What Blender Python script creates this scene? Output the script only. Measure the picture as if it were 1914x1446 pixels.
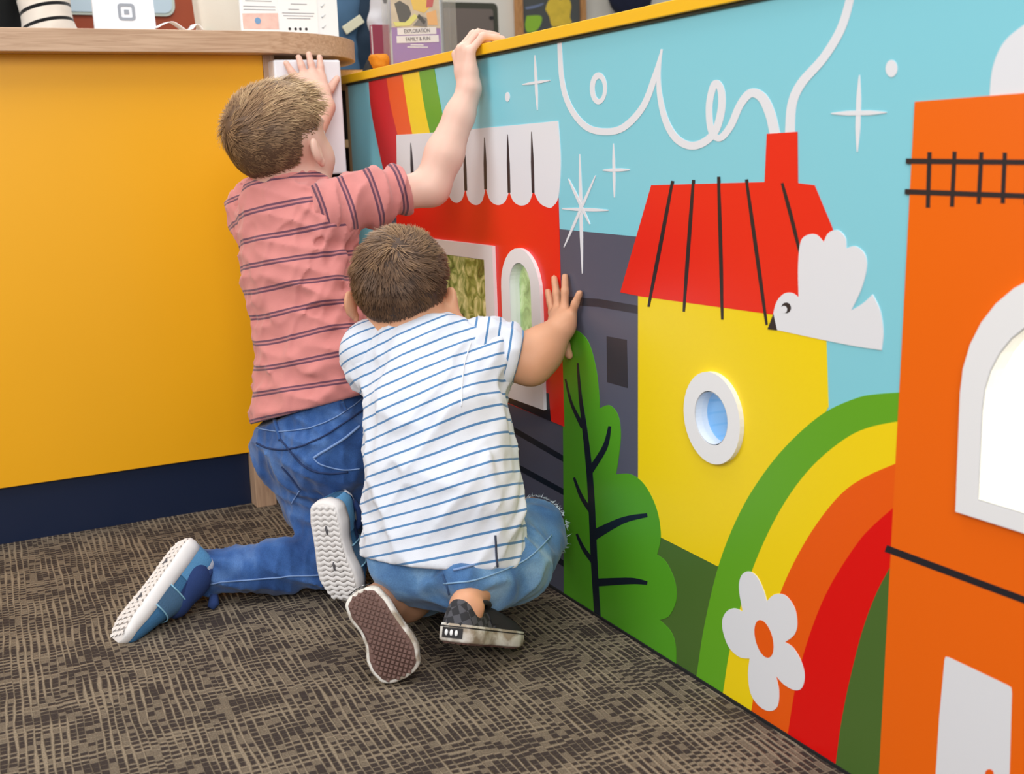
import bpy, bmesh, math, random
import numpy as np
from mathutils import Vector, Matrix, geometry
from mathutils.bvhtree import BVHTree

for o in list(bpy.data.objects):
    bpy.data.objects.remove(o, do_unlink=True)
scene = bpy.context.scene
COL = scene.collection

# ------------------------------------------------------------------ camera
IMW, IMH, FPX = 1914.0, 1446.0, 2198.22
CAM = np.array([-0.87219, 0.0, 0.70])
ROT = np.array([[0.88993132, 0.11897799, -0.44030272],
                [-0.45471277, 0.15635737, -0.87680595],
                [-0.03547603, 0.98050834, 0.19324813]])
cam_d = bpy.data.cameras.new('camera')
cam = bpy.data.objects.new('camera', cam_d)
COL.objects.link(cam)
mw = Matrix([list(ROT[0]) + [CAM[0]], list(ROT[1]) + [CAM[1]], list(ROT[2]) + [CAM[2]], [0, 0, 0, 1]])
cam.matrix_world = mw
cam_d.sensor_fit = 'HORIZONTAL'
cam_d.sensor_width = 36.0
cam_d.lens = FPX / IMW * 36.0
cam_d.clip_start = 0.02
cam_d.dof.use_dof = True
cam_d.dof.focus_distance = 1.78
cam_d.dof.aperture_fstop = 7.5
scene.camera = cam

# ------------------------------------------------------------------ light
world = bpy.data.worlds.new('world')
scene.world = world
world.use_nodes = True
wb = world.node_tree.nodes['Background']
wb.inputs[0].default_value = (0.93, 0.965, 1.0, 1)
wb.inputs[1].default_value = 0.52

def area_light(name, loc, target, size, energy, color=(1, 1, 1), size_y=None):
    d = bpy.data.lights.new(name, 'AREA')
    d.energy = energy
    d.color = color
    d.shape = 'RECTANGLE'
    d.size = size
    d.size_y = size_y or size
    o = bpy.data.objects.new(name, d)
    COL.objects.link(o)
    o.location = loc
    o.rotation_euler = (Vector(target) - Vector(loc)).to_track_quat('-Z', 'Y').to_euler()
    return o
# daylight from a tall shop window on the left, and a ceiling panel
area_light('window_daylight', (-2.7, 1.75, 2.0), (-0.2, 1.6, 0.45), 1.5, 34, (1.0, 0.985, 0.96), 1.3)
area_light('window_daylight_front', (-1.7, -1.5, 2.0), (-0.6, 2.0, 0.45), 1.8, 70, (1.0, 0.99, 0.97), 1.4)  # unseen fill added behind the camera to brighten the counter front
area_light('ceiling_panel_light', (-0.3, 1.3, 2.75), (-0.3, 1.5, 0), 1.3, 26, (1.0, 0.98, 0.95), 1.3)
area_light('ceiling_panel_light_back', (0.3, 3.6, 2.75), (0.3, 3.6, 0), 1.4, 26, (1.0, 0.97, 0.93), 1.0)

vs = scene.view_settings
vs.view_transform = 'Standard'
vs.look = 'None'
vs.gamma = 1.0
vs.exposure = 0.0
vs.use_curve_mapping = False

# ------------------------------------------------------------------ measuring: a pixel of the photo to a point on a real plane
def ray(px, py):
    return ROT @ np.array([(px - IMW / 2) / FPX, -(py - IMH / 2) / FPX, -1.0])
def on_wall(px, py, x=0.0):
    r = ray(px, py); t = (x - CAM[0]) / r[0]; return CAM + t * r
def on_floor(px, py, z=0.0):
    r = ray(px, py); t = (z - CAM[2]) / r[2]; return CAM + t * r
def at_y(px, py, y):
    r = ray(px, py); t = (y - CAM[1]) / r[1]; return CAM + t * r
def at_d(px, py, d):
    return CAM + d * ray(px, py)

# ------------------------------------------------------------------ materials
def lin(c):
    return tuple(((v / 255.0) / 12.92 if v / 255.0 <= 0.04045 else ((v / 255.0 + 0.055) / 1.055) ** 2.4) for v in c)
MATS = {}
def mat(name, rgb, rough=0.5, spec=0.5, var=0.0, vscale=20.0, bump=0.0, bscale=200.0, metal=0.0, emit=0.0, trans=0.0, sheen=0.0, sss=0.0, coat=0.0):
    if name in MATS:
        return MATS[name]
    m = bpy.data.materials.new(name)
    m.use_nodes = True
    nt = m.node_tree
    b = nt.nodes['Principled BSDF']
    c = lin(rgb)
    b.inputs['Base Color'].default_value = (*c, 1)
    b.inputs['Roughness'].default_value = rough
    b.inputs['Specular IOR Level'].default_value = spec
    b.inputs['Metallic'].default_value = metal
    b.inputs['Coat Weight'].default_value = coat
    b.inputs['Sheen Weight'].default_value = sheen
    if trans:
        b.inputs['Transmission Weight'].default_value = trans
        b.inputs['IOR'].default_value = 1.3
    if sss:
        b.inputs['Subsurface Weight'].default_value = sss
        b.inputs['Subsurface Radius'].default_value = (0.012, 0.005, 0.003)
        b.inputs['Subsurface Scale'].default_value = 0.6
    if emit:
        b.inputs['Emission Color'].default_value = (*c, 1)
        b.inputs['Emission Strength'].default_value = emit
    tc = nt.nodes.new('ShaderNodeTexCoord')
    if var:
        n = nt.nodes.new('ShaderNodeTexNoise')
        n.inputs['Scale'].default_value = vscale
        n.inputs['Detail'].default_value = 4
        nt.links.new(tc.outputs['Object'], n.inputs['Vector'])
        mx = nt.nodes.new('ShaderNodeMix'); mx.data_type = 'RGBA'
        mx.inputs[6].default_value = tuple(v * (1 - var) for v in c) + (1,)
        mx.inputs[7].default_value = tuple(min(1, v * (1 + var)) for v in c) + (1,)
        nt.links.new(n.outputs['Fac'], mx.inputs[0])
        nt.links.new(mx.outputs[2], b.inputs['Base Color'])
    if bump:
        n2 = nt.nodes.new('ShaderNodeTexNoise')
        n2.inputs['Scale'].default_value = bscale
        n2.inputs['Detail'].default_value = 3
        nt.links.new(tc.outputs['Object'], n2.inputs['Vector'])
        bp = nt.nodes.new('ShaderNodeBump')
        bp.inputs['Strength'].default_value = bump
        bp.inputs['Distance'].default_value = 0.002
        nt.links.new(n2.outputs['Fac'], bp.inputs['Height'])
        nt.links.new(bp.outputs['Normal'], b.inputs['Normal'])
    MATS[name] = m
    return m

def wood(name, light, dark, scale=(2, 30, 30), rough=0.5, dist=3.0):
    m = bpy.data.materials.new(name); m.use_nodes = True
    nt = m.node_tree; b = nt.nodes['Principled BSDF']; b.inputs['Roughness'].default_value = rough
    tc = nt.nodes.new('ShaderNodeTexCoord'); mp = nt.nodes.new('ShaderNodeMapping')
    mp.inputs['Scale'].default_value = scale
    nt.links.new(tc.outputs['Object'], mp.inputs['Vector'])
    n = nt.nodes.new('ShaderNodeTexNoise'); n.inputs['Scale'].default_value = 3; n.inputs['Detail'].default_value = 6
    n.inputs['Distortion'].default_value = dist
    nt.links.new(mp.outputs['Vector'], n.inputs['Vector'])
    cr = nt.nodes.new('ShaderNodeValToRGB')
    cr.color_ramp.elements[0].position = 0.35; cr.color_ramp.elements[0].color = (*lin(dark), 1)
    cr.color_ramp.elements[1].position = 0.65; cr.color_ramp.elements[1].color = (*lin(light), 1)
    nt.links.new(n.outputs['Fac'], cr.inputs['Fac'])
    nt.links.new(cr.outputs['Color'], b.inputs['Base Color'])
    MATS[name] = m
    return m

# ------------------------------------------------------------------ object helpers
def tag(o, label=None, cat=None, group=None, kind=None):
    if label: o['label'] = label
    if cat: o['category'] = cat
    if group: o['group'] = group
    if kind: o['kind'] = kind
    return o
def empty(name, loc=(0, 0, 0)):
    o = bpy.data.objects.new(name, None)
    o.empty_display_size = 0.05
    COL.objects.link(o)
    o.location = loc
    return o
def mesh_obj(name, verts, faces, material, parent=None, smooth=False, world=True):
    me = bpy.data.meshes.new(name)
    me.from_pydata([tuple(v) for v in verts], [], [tuple(f) for f in faces])
    if material is not None:
        me.materials.append(material)
    if smooth:
        me.polygons.foreach_set('use_smooth', [True] * len(me.polygons))
    me.update()
    o = bpy.data.objects.new(name, me)
    COL.objects.link(o)
    if parent is not None:
        o.parent = parent
        if world:
            off = Vector(parent.location)
            pp = parent.parent
            while pp is not None:
                off += Vector(pp.location); pp = pp.parent
            o.location = -off          # the mesh is given in world coordinates
    return o
def bm_obj(name, bm, material, parent=None, smooth=False):
    bmesh.ops.recalc_face_normals(bm, faces=bm.faces[:])
    me = bpy.data.meshes.new(name)
    bm.to_mesh(me); bm.free()
    if material is not None:
        me.materials.append(material)
    if smooth:
        me.polygons.foreach_set('use_smooth', [True] * len(me.polygons))
    o = bpy.data.objects.new(name, me)
    COL.objects.link(o)
    if parent is not None:
        o.parent = parent
        off = Vector(parent.location)
        pp = parent.parent
        while pp is not None:
            off += Vector(pp.location); pp = pp.parent
        o.location = -off
    return o
def add_box(bm, lo, hi, bevel=0.0, seg=2, mtx=None):
    r = bmesh.ops.create_cube(bm, size=1.0)
    vs_ = r['verts']
    for v in vs_:
        v.co = Vector([(lo[i] + hi[i]) / 2 + v.co[i] * (hi[i] - lo[i]) for i in range(3)])
    if bevel:
        es = list({e for v in vs_ for e in v.link_edges})
        rr = bmesh.ops.bevel(bm, geom=es, offset=bevel, segments=seg, affect='EDGES', profile=0.5)
        vs_ = list({v for f in rr['faces'] for v in f.verts} | set(v for v in vs_ if v.is_valid))
    if mtx is not None:
        for v in vs_:
            v.co = mtx @ v.co
    return vs_
def box(name, lo, hi, material, parent=None, bevel=0.0, seg=2, mtx=None):
    bm = bmesh.new()
    add_box(bm, lo, hi, bevel, seg, mtx)
    return bm_obj(name, bm, material, parent)
def frame_mtx(loc, rz=0.0, rx=0.0, ry=0.0):
    return Matrix.Translation(loc) @ Matrix.Rotation(rz, 4, 'Z') @ Matrix.Rotation(rx, 4, 'X') @ Matrix.Rotation(ry, 4, 'Y')
def tube(name, pts, radii, material, parent=None, n=8, smooth=True):
    pts = [Vector(p) for p in pts]
    if not hasattr(radii, '__len__'):
        radii = [radii] * len(pts)
    verts, faces = [], []
    up = Vector((0, 0, 1))
    for i, p in enumerate(pts):
        t = (pts[min(i + 1, len(pts) - 1)] - pts[max(i - 1, 0)]).normalized()
        a = t.cross(up)
        if a.length < 1e-4: a = t.cross(Vector((1, 0, 0)))
        a.normalize(); b = t.cross(a).normalized()
        up = a.cross(t)
        for k in range(n):
            an = 2 * math.pi * k / n
            verts.append(p + (a * math.cos(an) + b * math.sin(an)) * radii[i])
    for i in range(len(pts) - 1):
        for k in range(n):
            faces.append((i * n + k, i * n + (k + 1) % n, (i + 1) * n + (k + 1) % n, (i + 1) * n + k))
    faces.append(tuple(range(n))[::-1]); faces.append(tuple(range((len(pts) - 1) * n, len(pts) * n)))
    return mesh_obj(name, verts, faces, material, parent, smooth)
def catmull(pts, n=6, closed=True):
    P = [np.array(p, float) for p in pts]; N = len(P); out = []
    rng = range(N) if closed else range(N - 1)
    for i in rng:
        if closed:
            p0, p1, p2, p3 = P[(i - 1) % N], P[i], P[(i + 1) % N], P[(i + 2) % N]
        else:
            p0, p1, p2, p3 = P[max(i - 1, 0)], P[i], P[i + 1], P[min(i + 2, N - 1)]
        for k in range(n):
            t = k / n
            out.append(0.5 * ((2 * p1) + (-p0 + p2) * t + (2 * p0 - 5 * p1 + 4 * p2 - p3) * t * t + (-p0 + 3 * p1 - 3 * p2 + p3) * t ** 3))
    if not closed:
        out.append(P[-1])
    return out
def path(segs, n=6):
    """closed outline from runs of points; each run is smoothed on its own so that its ends stay corners"""
    out = []
    for s in segs:
        if len(s) > 2:
            out += catmull(s, n, closed=False)
        else:
            out += [np.array(p, float) for p in s]
    res = []
    for p in out:
        if not res or np.linalg.norm(p - res[-1]) > 1e-6:
            res.append(p)
    if np.linalg.norm(res[0] - res[-1]) < 1e-6:
        res.pop()
    return res
def prism(name, loops, place, material, parent=None, smooth=False):
    """loops: outline and holes as 2D points; place(p, k) gives the 3D point of side k (0 front, 1 back)"""
    L = [[Vector((p[0], p[1], 0)) for p in lp] for lp in loops]
    tris = geometry.tessellate_polygon(L)
    flat = [p for lp in loops for p in lp]; N = len(flat)
    verts = [place(p, 0) for p in flat] + [place(p, 1) for p in flat]
    faces = [tuple(t) for t in tris] + [tuple(i + N for i in reversed(t)) for t in tris]
    s = 0
    for lp in loops:
        m = len(lp)
        for i in range(m):
            a, b = s + i, s + (i + 1) % m
            faces.append((a, b, b + N, a + N))
        s += m
    bm = bmesh.new()
    vv = [bm.verts.new(tuple(v)) for v in verts]
    for f in faces:
        try: bm.faces.new([vv[i] for i in f])
        except ValueError: pass
    return bm_obj(name, bm, material, parent, smooth)
# ------------------------------------------------------------------ carpet
def carpet_material():
    m = bpy.data.materials.new('loop_carpet'); m.use_nodes = True
    nt = m.node_tree; N = nt.nodes; Lk = nt.links
    b = N['Principled BSDF']; b.inputs['Roughness'].default_value = 0.95; b.inputs['Specular IOR Level'].default_value = 0.1
    geo = N.new('ShaderNodeNewGeometry')
    def math_(op, a, c=None, d=None):
        n = N.new('ShaderNodeMath'); n.operation = op
        for i, v in enumerate((a, c, d)):
            if v is None: continue
            if isinstance(v, (int, float)): n.inputs[i].default_value = v
            else: Lk.new(v, n.inputs[i])
        return n.outputs[0]
    def noise(scale, vec, detail=2.0, dim='3D'):
        n = N.new('ShaderNodeTexNoise'); n.inputs['Scale'].default_value = scale; n.inputs['Detail'].default_value = detail
        Lk.new(vec, n.inputs['Vector']); return n.outputs['Fac']
    def mapped(sx, sy, ox=0.0, oy=0.0):
        mp = N.new('ShaderNodeMapping'); mp.inputs['Scale'].default_value = (sx, sy, 1); mp.inputs['Location'].default_value = (ox, oy, 0)
        mp.inputs['Rotation'].default_value = (0, 0, math.radians(3))
        Lk.new(geo.outputs['Position'], mp.inputs['Vector']); return mp.outputs['Vector']
    sep = N.new('ShaderNodeSeparateXYZ'); Lk.new(mapped(1, 1), sep.inputs[0])
    X, Y = sep.outputs[0], sep.outputs[1]
    wob = noise(28.0, mapped(1, 0.25), 2)
    wob2 = noise(30.0, mapped(0.25, 1, 3, 5), 2)
    # yarn lines running away (along y), about 11 mm apart, and cross rows
    u = math_('ADD', math_('MULTIPLY', X, 100.0), math_('MULTIPLY', wob, 1.2))
    ucell = math_('FLOOR', u)
    wn = N.new('ShaderNodeTexWhiteNoise'); wn.noise_dimensions = '1D'; Lk.new(ucell, wn.inputs['W'])
    v = math_('ADD', math_('MULTIPLY', Y, 84.0), math_('ADD', math_('MULTIPLY', wn.outputs['Value'], 0.55), math_('MULTIPLY', wob2, 1.3)))
    fu = math_('ABSOLUTE', math_('SUBTRACT', math_('FRACT', u), 0.5))
    fv = math_('ABSOLUTE', math_('SUBTRACT', math_('FRACT', v), 0.5))
    # width of the light yarn varies slowly in long streaks
    big = noise(14.0, mapped(1.6, 0.6, 1, 2), 4)
    big2 = noise(16.0, mapped(0.6, 1.8, 7, 1), 4)
    tu = math_('ADD', 0.37, math_('MULTIPLY', math_('SUBTRACT', big, 0.5), -0.9))
    tv = math_('ADD', 0.38, math_('MULTIPLY', math_('SUBTRACT', big2, 0.5), -1.0))
    def soft(f, t):
        n = N.new('ShaderNodeMapRange'); n.interpolation_type = 'SMOOTHSTEP'
        Lk.new(f, n.inputs['Value']); Lk.new(math_('SUBTRACT', t, 0.12), n.inputs['From Min']); Lk.new(math_('ADD', t, 0.12), n.inputs['From Max'])
        return n.outputs['Result']
    vcell = math_('FLOOR', v)
    cv = N.new('ShaderNodeCombineXYZ'); Lk.new(ucell, cv.inputs[0]); Lk.new(vcell, cv.inputs[1])
    w2_ = N.new('ShaderNodeTexWhiteNoise'); w2_.noise_dimensions = '2D'; Lk.new(cv.outputs[0], w2_.inputs['Vector'])
    cellm = math_('MULTIPLY', math_('GREATER_THAN', w2_.outputs['Value'], 0.80), 0.55)
    light = math_('MAXIMUM', math_('MAXIMUM', soft(fu, tu), math_('MULTIPLY', soft(fv, tv), 0.85)), cellm)
    fine = noise(420.0, geo.outputs['Position'], 2)
    fac = math_('MULTIPLY', light, math_('ADD', 0.55, math_('MULTIPLY', fine, 0.8)))
    cr = N.new('ShaderNodeMix'); cr.data_type = 'RGBA'
    cr.inputs[6].default_value = (*lin((62, 54, 51)), 1); cr.inputs[7].default_value = (*lin((142, 128, 109)), 1)
    Lk.new(fac, cr.inputs[0])
    dk = N.new('ShaderNodeMix'); dk.data_type = 'RGBA'; dk.blend_type = 'MULTIPLY'; dk.inputs[0].default_value = 0.6
    Lk.new(cr.outputs[2], dk.inputs[6])
    g = math_('ADD', 0.55, math_('MULTIPLY', fine, 0.9))
    cmb = N.new('ShaderNodeCombineXYZ'); [Lk.new(g, cmb.inputs[i]) for i in range(3)]
    Lk.new(cmb.outputs[0], dk.inputs[7])
    Lk.new(dk.outputs[2], b.inputs['Base Color'])
    bp = N.new('ShaderNodeBump'); bp.inputs['Strength'].default_value = 0.8; bp.inputs['Distance'].default_value = 0.003
    Lk.new(math_('ADD', light, math_('MULTIPLY', fine, 0.8)), bp.inputs['Height']); Lk.new(bp.outputs['Normal'], b.inputs['Normal'])
    return m
fl = mesh_obj('floor', [(-5, -2.5, 0), (9, -2.5, 0), (9, 6, 0), (-5, 6, 0), (-5, -2.5, -0.02), (9, -2.5, -0.02), (9, 6, -0.02), (-5, 6, -0.02)],
              [(0, 1, 2, 3), (7, 6, 5, 4), (0, 4, 5, 1), (1, 5, 6, 2), (2, 6, 7, 3), (3, 7, 4, 0)], carpet_material())
tag(fl, 'brown and beige woven loop carpet covering the floor', None, None, 'structure')

wall_m = mat('cream_wall_paint', (236, 231, 219), 0.8, 0.2, 0.02, 3)
wb_ = box('wall_back', (-5, 5.2, 0), (9, 5.3, 2.8), wall_m)
tag(wb_, 'cream painted wall far behind the counter', None, None, 'structure')

# ------------------------------------------------------------------ mural wall
SKY = mat('mural_sky_blue', (132, 207, 222), 0.32, 0.4)
RED = mat('mural_red', (234, 38, 24), 0.32, 0.4)
WHT = mat('mural_white', (228, 229, 234), 0.35, 0.4)
BLK = mat('mural_black', (38, 34, 40), 0.35, 0.4)
SLT = mat('mural_slate', (86, 88, 104), 0.32, 0.4)
SLD = mat('mural_dark_slate', (50, 50, 58), 0.32, 0.4)
YEL = mat('mural_yellow', (246, 214, 18), 0.32, 0.4)
ORG = mat('mural_orange', (240, 104, 8), 0.32, 0.4)
ROR = mat('mural_rainbow_orange', (238, 92, 10), 0.32, 0.4)
RRD = mat('mural_rainbow_red', (226, 10, 8), 0.32, 0.4)
GRN = mat('mural_green', (100, 168, 34), 0.32, 0.4)
TRE = mat('mural_tree_green', (84, 158, 34), 0.32, 0.4)
OLV = mat('mural_dark_green', (76, 108, 46), 0.32, 0.4)
NVY = mat('mural_ink', (20, 30, 42), 0.35, 0.4)
CAPY = mat('yellow_edge_band', (246, 188, 14), 0.4, 0.5)

WALL_TOP = 0.8612
WALL_END = 2.468
WALL_NEAR = -0.3
wallm = empty('wall_right', (0.0, 1.2, 0))
tag(wallm, 'low partition wall covered in a colourful printed town mural', None, None, 'structure')

def wyz(px, py):
    p = on_wall(px, py); return np.array([p[1], p[2]])
def place_wall(x0, x1):
    return lambda p, k: (x0 if k == 0 else x1, p[0], p[1])
def clip(pts):
    return [np.array([min(p[0], WALL_END), min(max(p[1], 0.0), WALL_TOP)]) for p in pts]
def arch(yc, half, z0, ztop, n=16):
    zc = ztop - half
    pts = [(yc - half, z0), (yc + half, z0)]
    for i in range(n + 1):
        a = math.pi * i / n
        pts.append((yc + half * math.cos(a), zc + half * math.sin(a)))
    return [np.array(p) for p in pts]
def circle(yc, zc, r, n=40):
    return [np.array([yc + r * math.cos(2 * math.pi * i / n), zc + r * math.sin(2 * math.pi * i / n)]) for i in range(n)]
def rect(y0, y1, z0, z1):
    return [np.array(p) for p in ((y0, z0), (y1, z0), (y1, z1), (y0, z1))]
# window openings, measured on the wall plane
H_SQ = rect(1.812, 2.10, 0.345, 0.527)
H_AR = arch(1.682, 0.037, 0.335, 0.530)
RC = wyz(1337, 780)
H_RD = circle(RC[0], RC[1], 0.0345)
H_BG = arch(0.655, 0.100, 0.366, 0.553)
LAY = {'n': 0}
def decal(name, outline, material, layer, holes=(), metric=False, parent=None):
    o = outline if metric else [wyz(*p) for p in outline]
    o = clip(o)
    return prism(name, [o] + list(holes), place_wall(-0.00016 * layer, 0.002), material, parent or wallm)
def ribbon(name, pts, widths, material, layer, parent=None, n=6, smooth=True):
    P = catmull(pts, n, False) if (smooth and len(pts) > 2) else [np.array(p, float) for p in pts]
    m = len(P)
    if not hasattr(widths, '__len__'): widths = [widths, widths]
    ws = np.interp(np.linspace(0, 1, m), np.linspace(0, 1, len(widths)), widths)
    L, R = [], []
    for i in range(m):
        t = P[min(i + 1, m - 1)] - P[max(i - 1, 0)]; t = t / (np.linalg.norm(t) + 1e-9)
        nn = np.array([-t[1], t[0]]) * ws[i] / 2
        L.append(P[i] + nn); R.append(P[i] - nn)
    x0 = -0.00016 * layer
    A = clip([wyz(*p) for p in L]); B = clip([wyz(*p) for p in R])
    verts, faces = [], []
    for i_, (a, b) in enumerate(zip(A, B)):
        x0 = -0.00016 * layer - 0.00012 * i_ / m
        verts += [(x0, a[0], a[1]), (x0, b[0], b[1]), (0.001, a[0], a[1]), (0.001, b[0], b[1])]
    for i in range(m - 1):
        s, e = 4 * i, 4 * i + 4
        faces += [(s, e, e + 1, s + 1), (s, s + 2, e + 2, e), (s + 1, e + 1, e + 3, s + 3)]
    faces += [(0, 1, 3, 2), (4 * m - 4, 4 * m - 2, 4 * m - 1, 4 * m - 3)]
    return mesh_obj(name, verts, faces, material, parent or wallm)

panel = prism('panel', [rect(WALL_NEAR, WALL_END, 0.0, WALL_TOP), H_SQ, H_AR, H_RD, H_BG], place_wall(0.0, 0.018), SKY, wallm)
box('end_panel', (0.0, WALL_END, 0.0), (0.20, WALL_END + 0.018, WALL_TOP), mat('pale_wood_board', (196, 160, 118), 0.55, 0.4, 0.08, 30), wallm)
box('back_panel', (0.20, WALL_NEAR, 0.0), (0.218, WALL_END, WALL_TOP), MATS['pale_wood_board'], wallm)
cap = box('cap_board', (-0.010, WALL_NEAR, WALL_TOP + 0.0005), (0.225, WALL_END + 0.02, WALL_TOP + 0.0175), CAPY, wallm, 0.0012)
box('floor_joint', (-0.003, WALL_NEAR, 0.0), (0.0, WALL_END, 0.004), mat('black_joint', (18, 17, 18), 0.8), wallm)
box('cap_joint', (-0.0035, WALL_NEAR, WALL_TOP - 0.0035), (0.0, WALL_END, WALL_TOP + 0.0004), mat('dark_joint', (58, 62, 50), 0.8), wallm)

# far rainbow, beside the red house
r0 = [(689, 150), (693, 200), (702, 250), (715, 310), (730, 360), (750, 420)]
r1 = [(722, 140), (730, 195), (743, 250), (760, 320), (775, 380), (790, 430)]
r2 = [(752, 135), (760, 190), (770, 245), (788, 320), (805, 400)]
r3 = [(783, 128), (792, 188), (803, 242), (820, 310), (838, 380)]
r4 = [(811, 120), (819, 170), (830, 225), (850, 300), (868, 370)]
rb = bpy.data.objects.new('painted_rainbow', None); COL.objects.link(rb); rb.parent = wallm
def band(a, b, m, nm, lay, par):
    return decal(nm, catmull(a, 5, False) + catmull(b, 5, False)[::-1], m, lay, parent=par)
band(r0, r1, mat('mural_deep_red', (206, 32, 36), 0.32, 0.4), 'red_band', 2, rb)
band(r1, r2, ROR, 'orange_band', 3, rb)
band(r2, r3, YEL, 'yellow_band', 4, rb)
band(r3, r4, GRN, 'green_band', 5, rb)

# slate building
decal('slate_building', [(700, 380), (1047, 428), (1200, 443), (1205, 1010), (1280, 1260), (700, 900)], SLT, 1, [H_SQ, H_AR])
ribbon('slate_building_band', [(1040, 560), (1120, 566), (1200, 580)], 15, SLD, 2, smooth=False)
decal('slate_building_window', [(1134, 628), (1172, 635), (1174, 725), (1135, 714)], SLD, 2)
for a, b in (((860, 745), (1062, 862)), ((880, 824), (1066, 926)), ((900, 955), (1068, 1062))):
    ribbon('slate_board_line', [a, b], 10, NVY, 2, smooth=False)
decal('bush', path([[(735, 700), (690, 690), (672, 640), (690, 600), (715, 590), (742, 610)]]), TRE, 2)

# red house with awning
decal('red_house', [(742, 300), (1043, 330), (1046, 430), (1056, 797), (742, 668)], RED, 7, [H_SQ, H_AR])
decal('black_step', [(880, 690), (1027, 735), (1031, 787), (880, 722)], NVY, 8)
aw = [[(742, 252), (830, 246), (1044, 226)], [(1044, 226), (1049, 300), (1045, 366), (1036, 384), (1027, 388), (1010, 379), (998, 356)],
      [(998, 356), (990, 378), (975, 384), (961, 376), (953, 357)], [(953, 357), (945, 377), (931, 383), (917, 374), (909, 351)],
      [(909, 351), (902, 376), (890, 383), (877, 374), (871, 352)], [(871, 352), (865, 372), (854, 379), (843, 371), (837, 350)],
      [(837, 350), (832, 368), (822, 376), (812, 368), (806, 349)], [(806, 349), (800, 366), (790, 373), (780, 365), (773, 347)],
      [(773, 347), (768, 364), (758, 370), (748, 362), (743, 345)]]
decal('awning', path(aw, 5), WHT, 8)
for x0, y0, x1, y1 in ((995, 246, 998, 360), (950, 251, 953, 360), (907, 257, 909, 354), (869, 272, 872, 356), (838, 274, 838, 352), (803, 270, 806, 350), (769, 267, 773, 349)):
    ribbon('awning_line', [(x0, y0), ((x0 + x1) / 2, (y0 + y1) / 2), (x1, y1)], [1.2, 5.5, 5], BLK, 9)

# yellow house, roof, smoke
decal('dark_green_hill', [(1190, 975), (1240, 1004), (1345, 1055), (1500, 1120), (1500, 1420), (1240, 1260)], OLV, 2)
decal('yellow_house', [(1193, 545), (1470, 580), (1545, 637), (1549, 760), (1420, 1000), (1342, 1058), (1236, 1004), (1193, 984)], YEL, 3, [H_RD])
decal('red_roof', [(1218, 346), (1430, 340), (1434, 250), (1491, 246), (1492, 342), (1523, 346), (1556, 425), (1590, 560), (1500, 594), (1448, 588), (1195, 553), (1160, 546)], RED, 5)
for p in (((1258, 338), (1235, 460), (1213, 573)), ((1297, 336), (1288, 460), (1279, 582)), ((1344, 330), (1348, 460), (1351, 597)), ((1396, 335), (1415, 470), (1434, 607)), ((1463, 342), (1480, 405), (1497, 475))):
    ribbon('roof_line', list(p), [5, 7, 7, 4], BLK, 6)
ribbon('smoke_swirl', [(1449, 250), (1440, 212), (1425, 182), (1404, 174), (1384, 196), (1366, 236), (1346, 258), (1330, 244), (1326, 200), (1333, 164), (1341, 156), (1349, 172), (1349, 205), (1338, 244), (1316, 266), (1290, 272), (1264, 258), (1245, 226), (1234, 180), (1232, 140), (1237, 92)],
       [19, 19, 17, 14, 13, 12, 12, 13, 13, 14, 14, 15, 14, 11, 8, 3], WHT, 4)
ribbon('smoke_swirl', [(1238, 92), (1224, 145), (1202, 200), (1166, 238), (1130, 246), (1095, 236), (1066, 200), (1051, 150), (1046, 70)], [3, 11, 12, 13, 13, 12, 10, 9, 8], WHT, 4)
ribbon('smoke_plume', [(1477, 249), (1481, 195), (1499, 155), (1540, 108), (1572, 55), (1589, 0), (1597, -45)], [18, 17, 17, 16, 16, 15, 15], WHT, 4)
prism('smoke_ring', [[wyz(1119 + 16 * math.cos(a), 165 + 30 * math.sin(a)) for a in np.linspace(0, 2 * math.pi, 30)[:-1]], [wyz(1120 + 8 * math.cos(a), 166 + 19 * math.sin(a)) for a in np.linspace(0, 2 * math.pi, 24)[:-1]]], place_wall(-0.00064, 0.001), WHT, wallm)
def spark(lines):
    e = bpy.data.objects.new('painted_sparkle', None); COL.objects.link(e); e.parent = wallm
    for k_, (a, b, w) in enumerate(lines):
        m_ = ((a[0] + b[0]) / 2, (a[1] + b[1]) / 2)
        ribbon('sparkle_stroke', [a, m_, b], [1.5, w, w, 1.5], WHT, 4 + k_ * 0.7, e)
spark([((1000, 103), (1005, 206), 5), ((977, 158), (1029, 150), 5)])
spark([((1084, 288), (1089, 511), 6), ((1051, 390), (1138, 393), 6), ((1063, 334), (1103, 419), 5), ((1114, 328), (1055, 462), 5)])
spark([((1147, 268), (1149, 369), 5), ((1127, 318), (1178, 317), 6)])
spark([((1607, 140), (1603, 284), 9), ((1554, 212), (1658, 210), 9)])
for cx_, cy_, rx_, ry_ in ((949, 181, 4.5, 9), (1667, 128, 11, 16)):
    decal('painted_dot', [(cx_ + rx_ * math.cos(a), cy_ + ry_ * math.sin(a)) for a in np.linspace(0, 2 * math.pi, 20)[:-1]], WHT, 4)
decal('painted_cloud', path([[(1848, 260), (1851, 170), (1858, 120), (1878, 78), (1914, 47), (1960, 20), (2020, 15)], [(2040, 60), (2040, 260)]]), WHT, 4)

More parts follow.
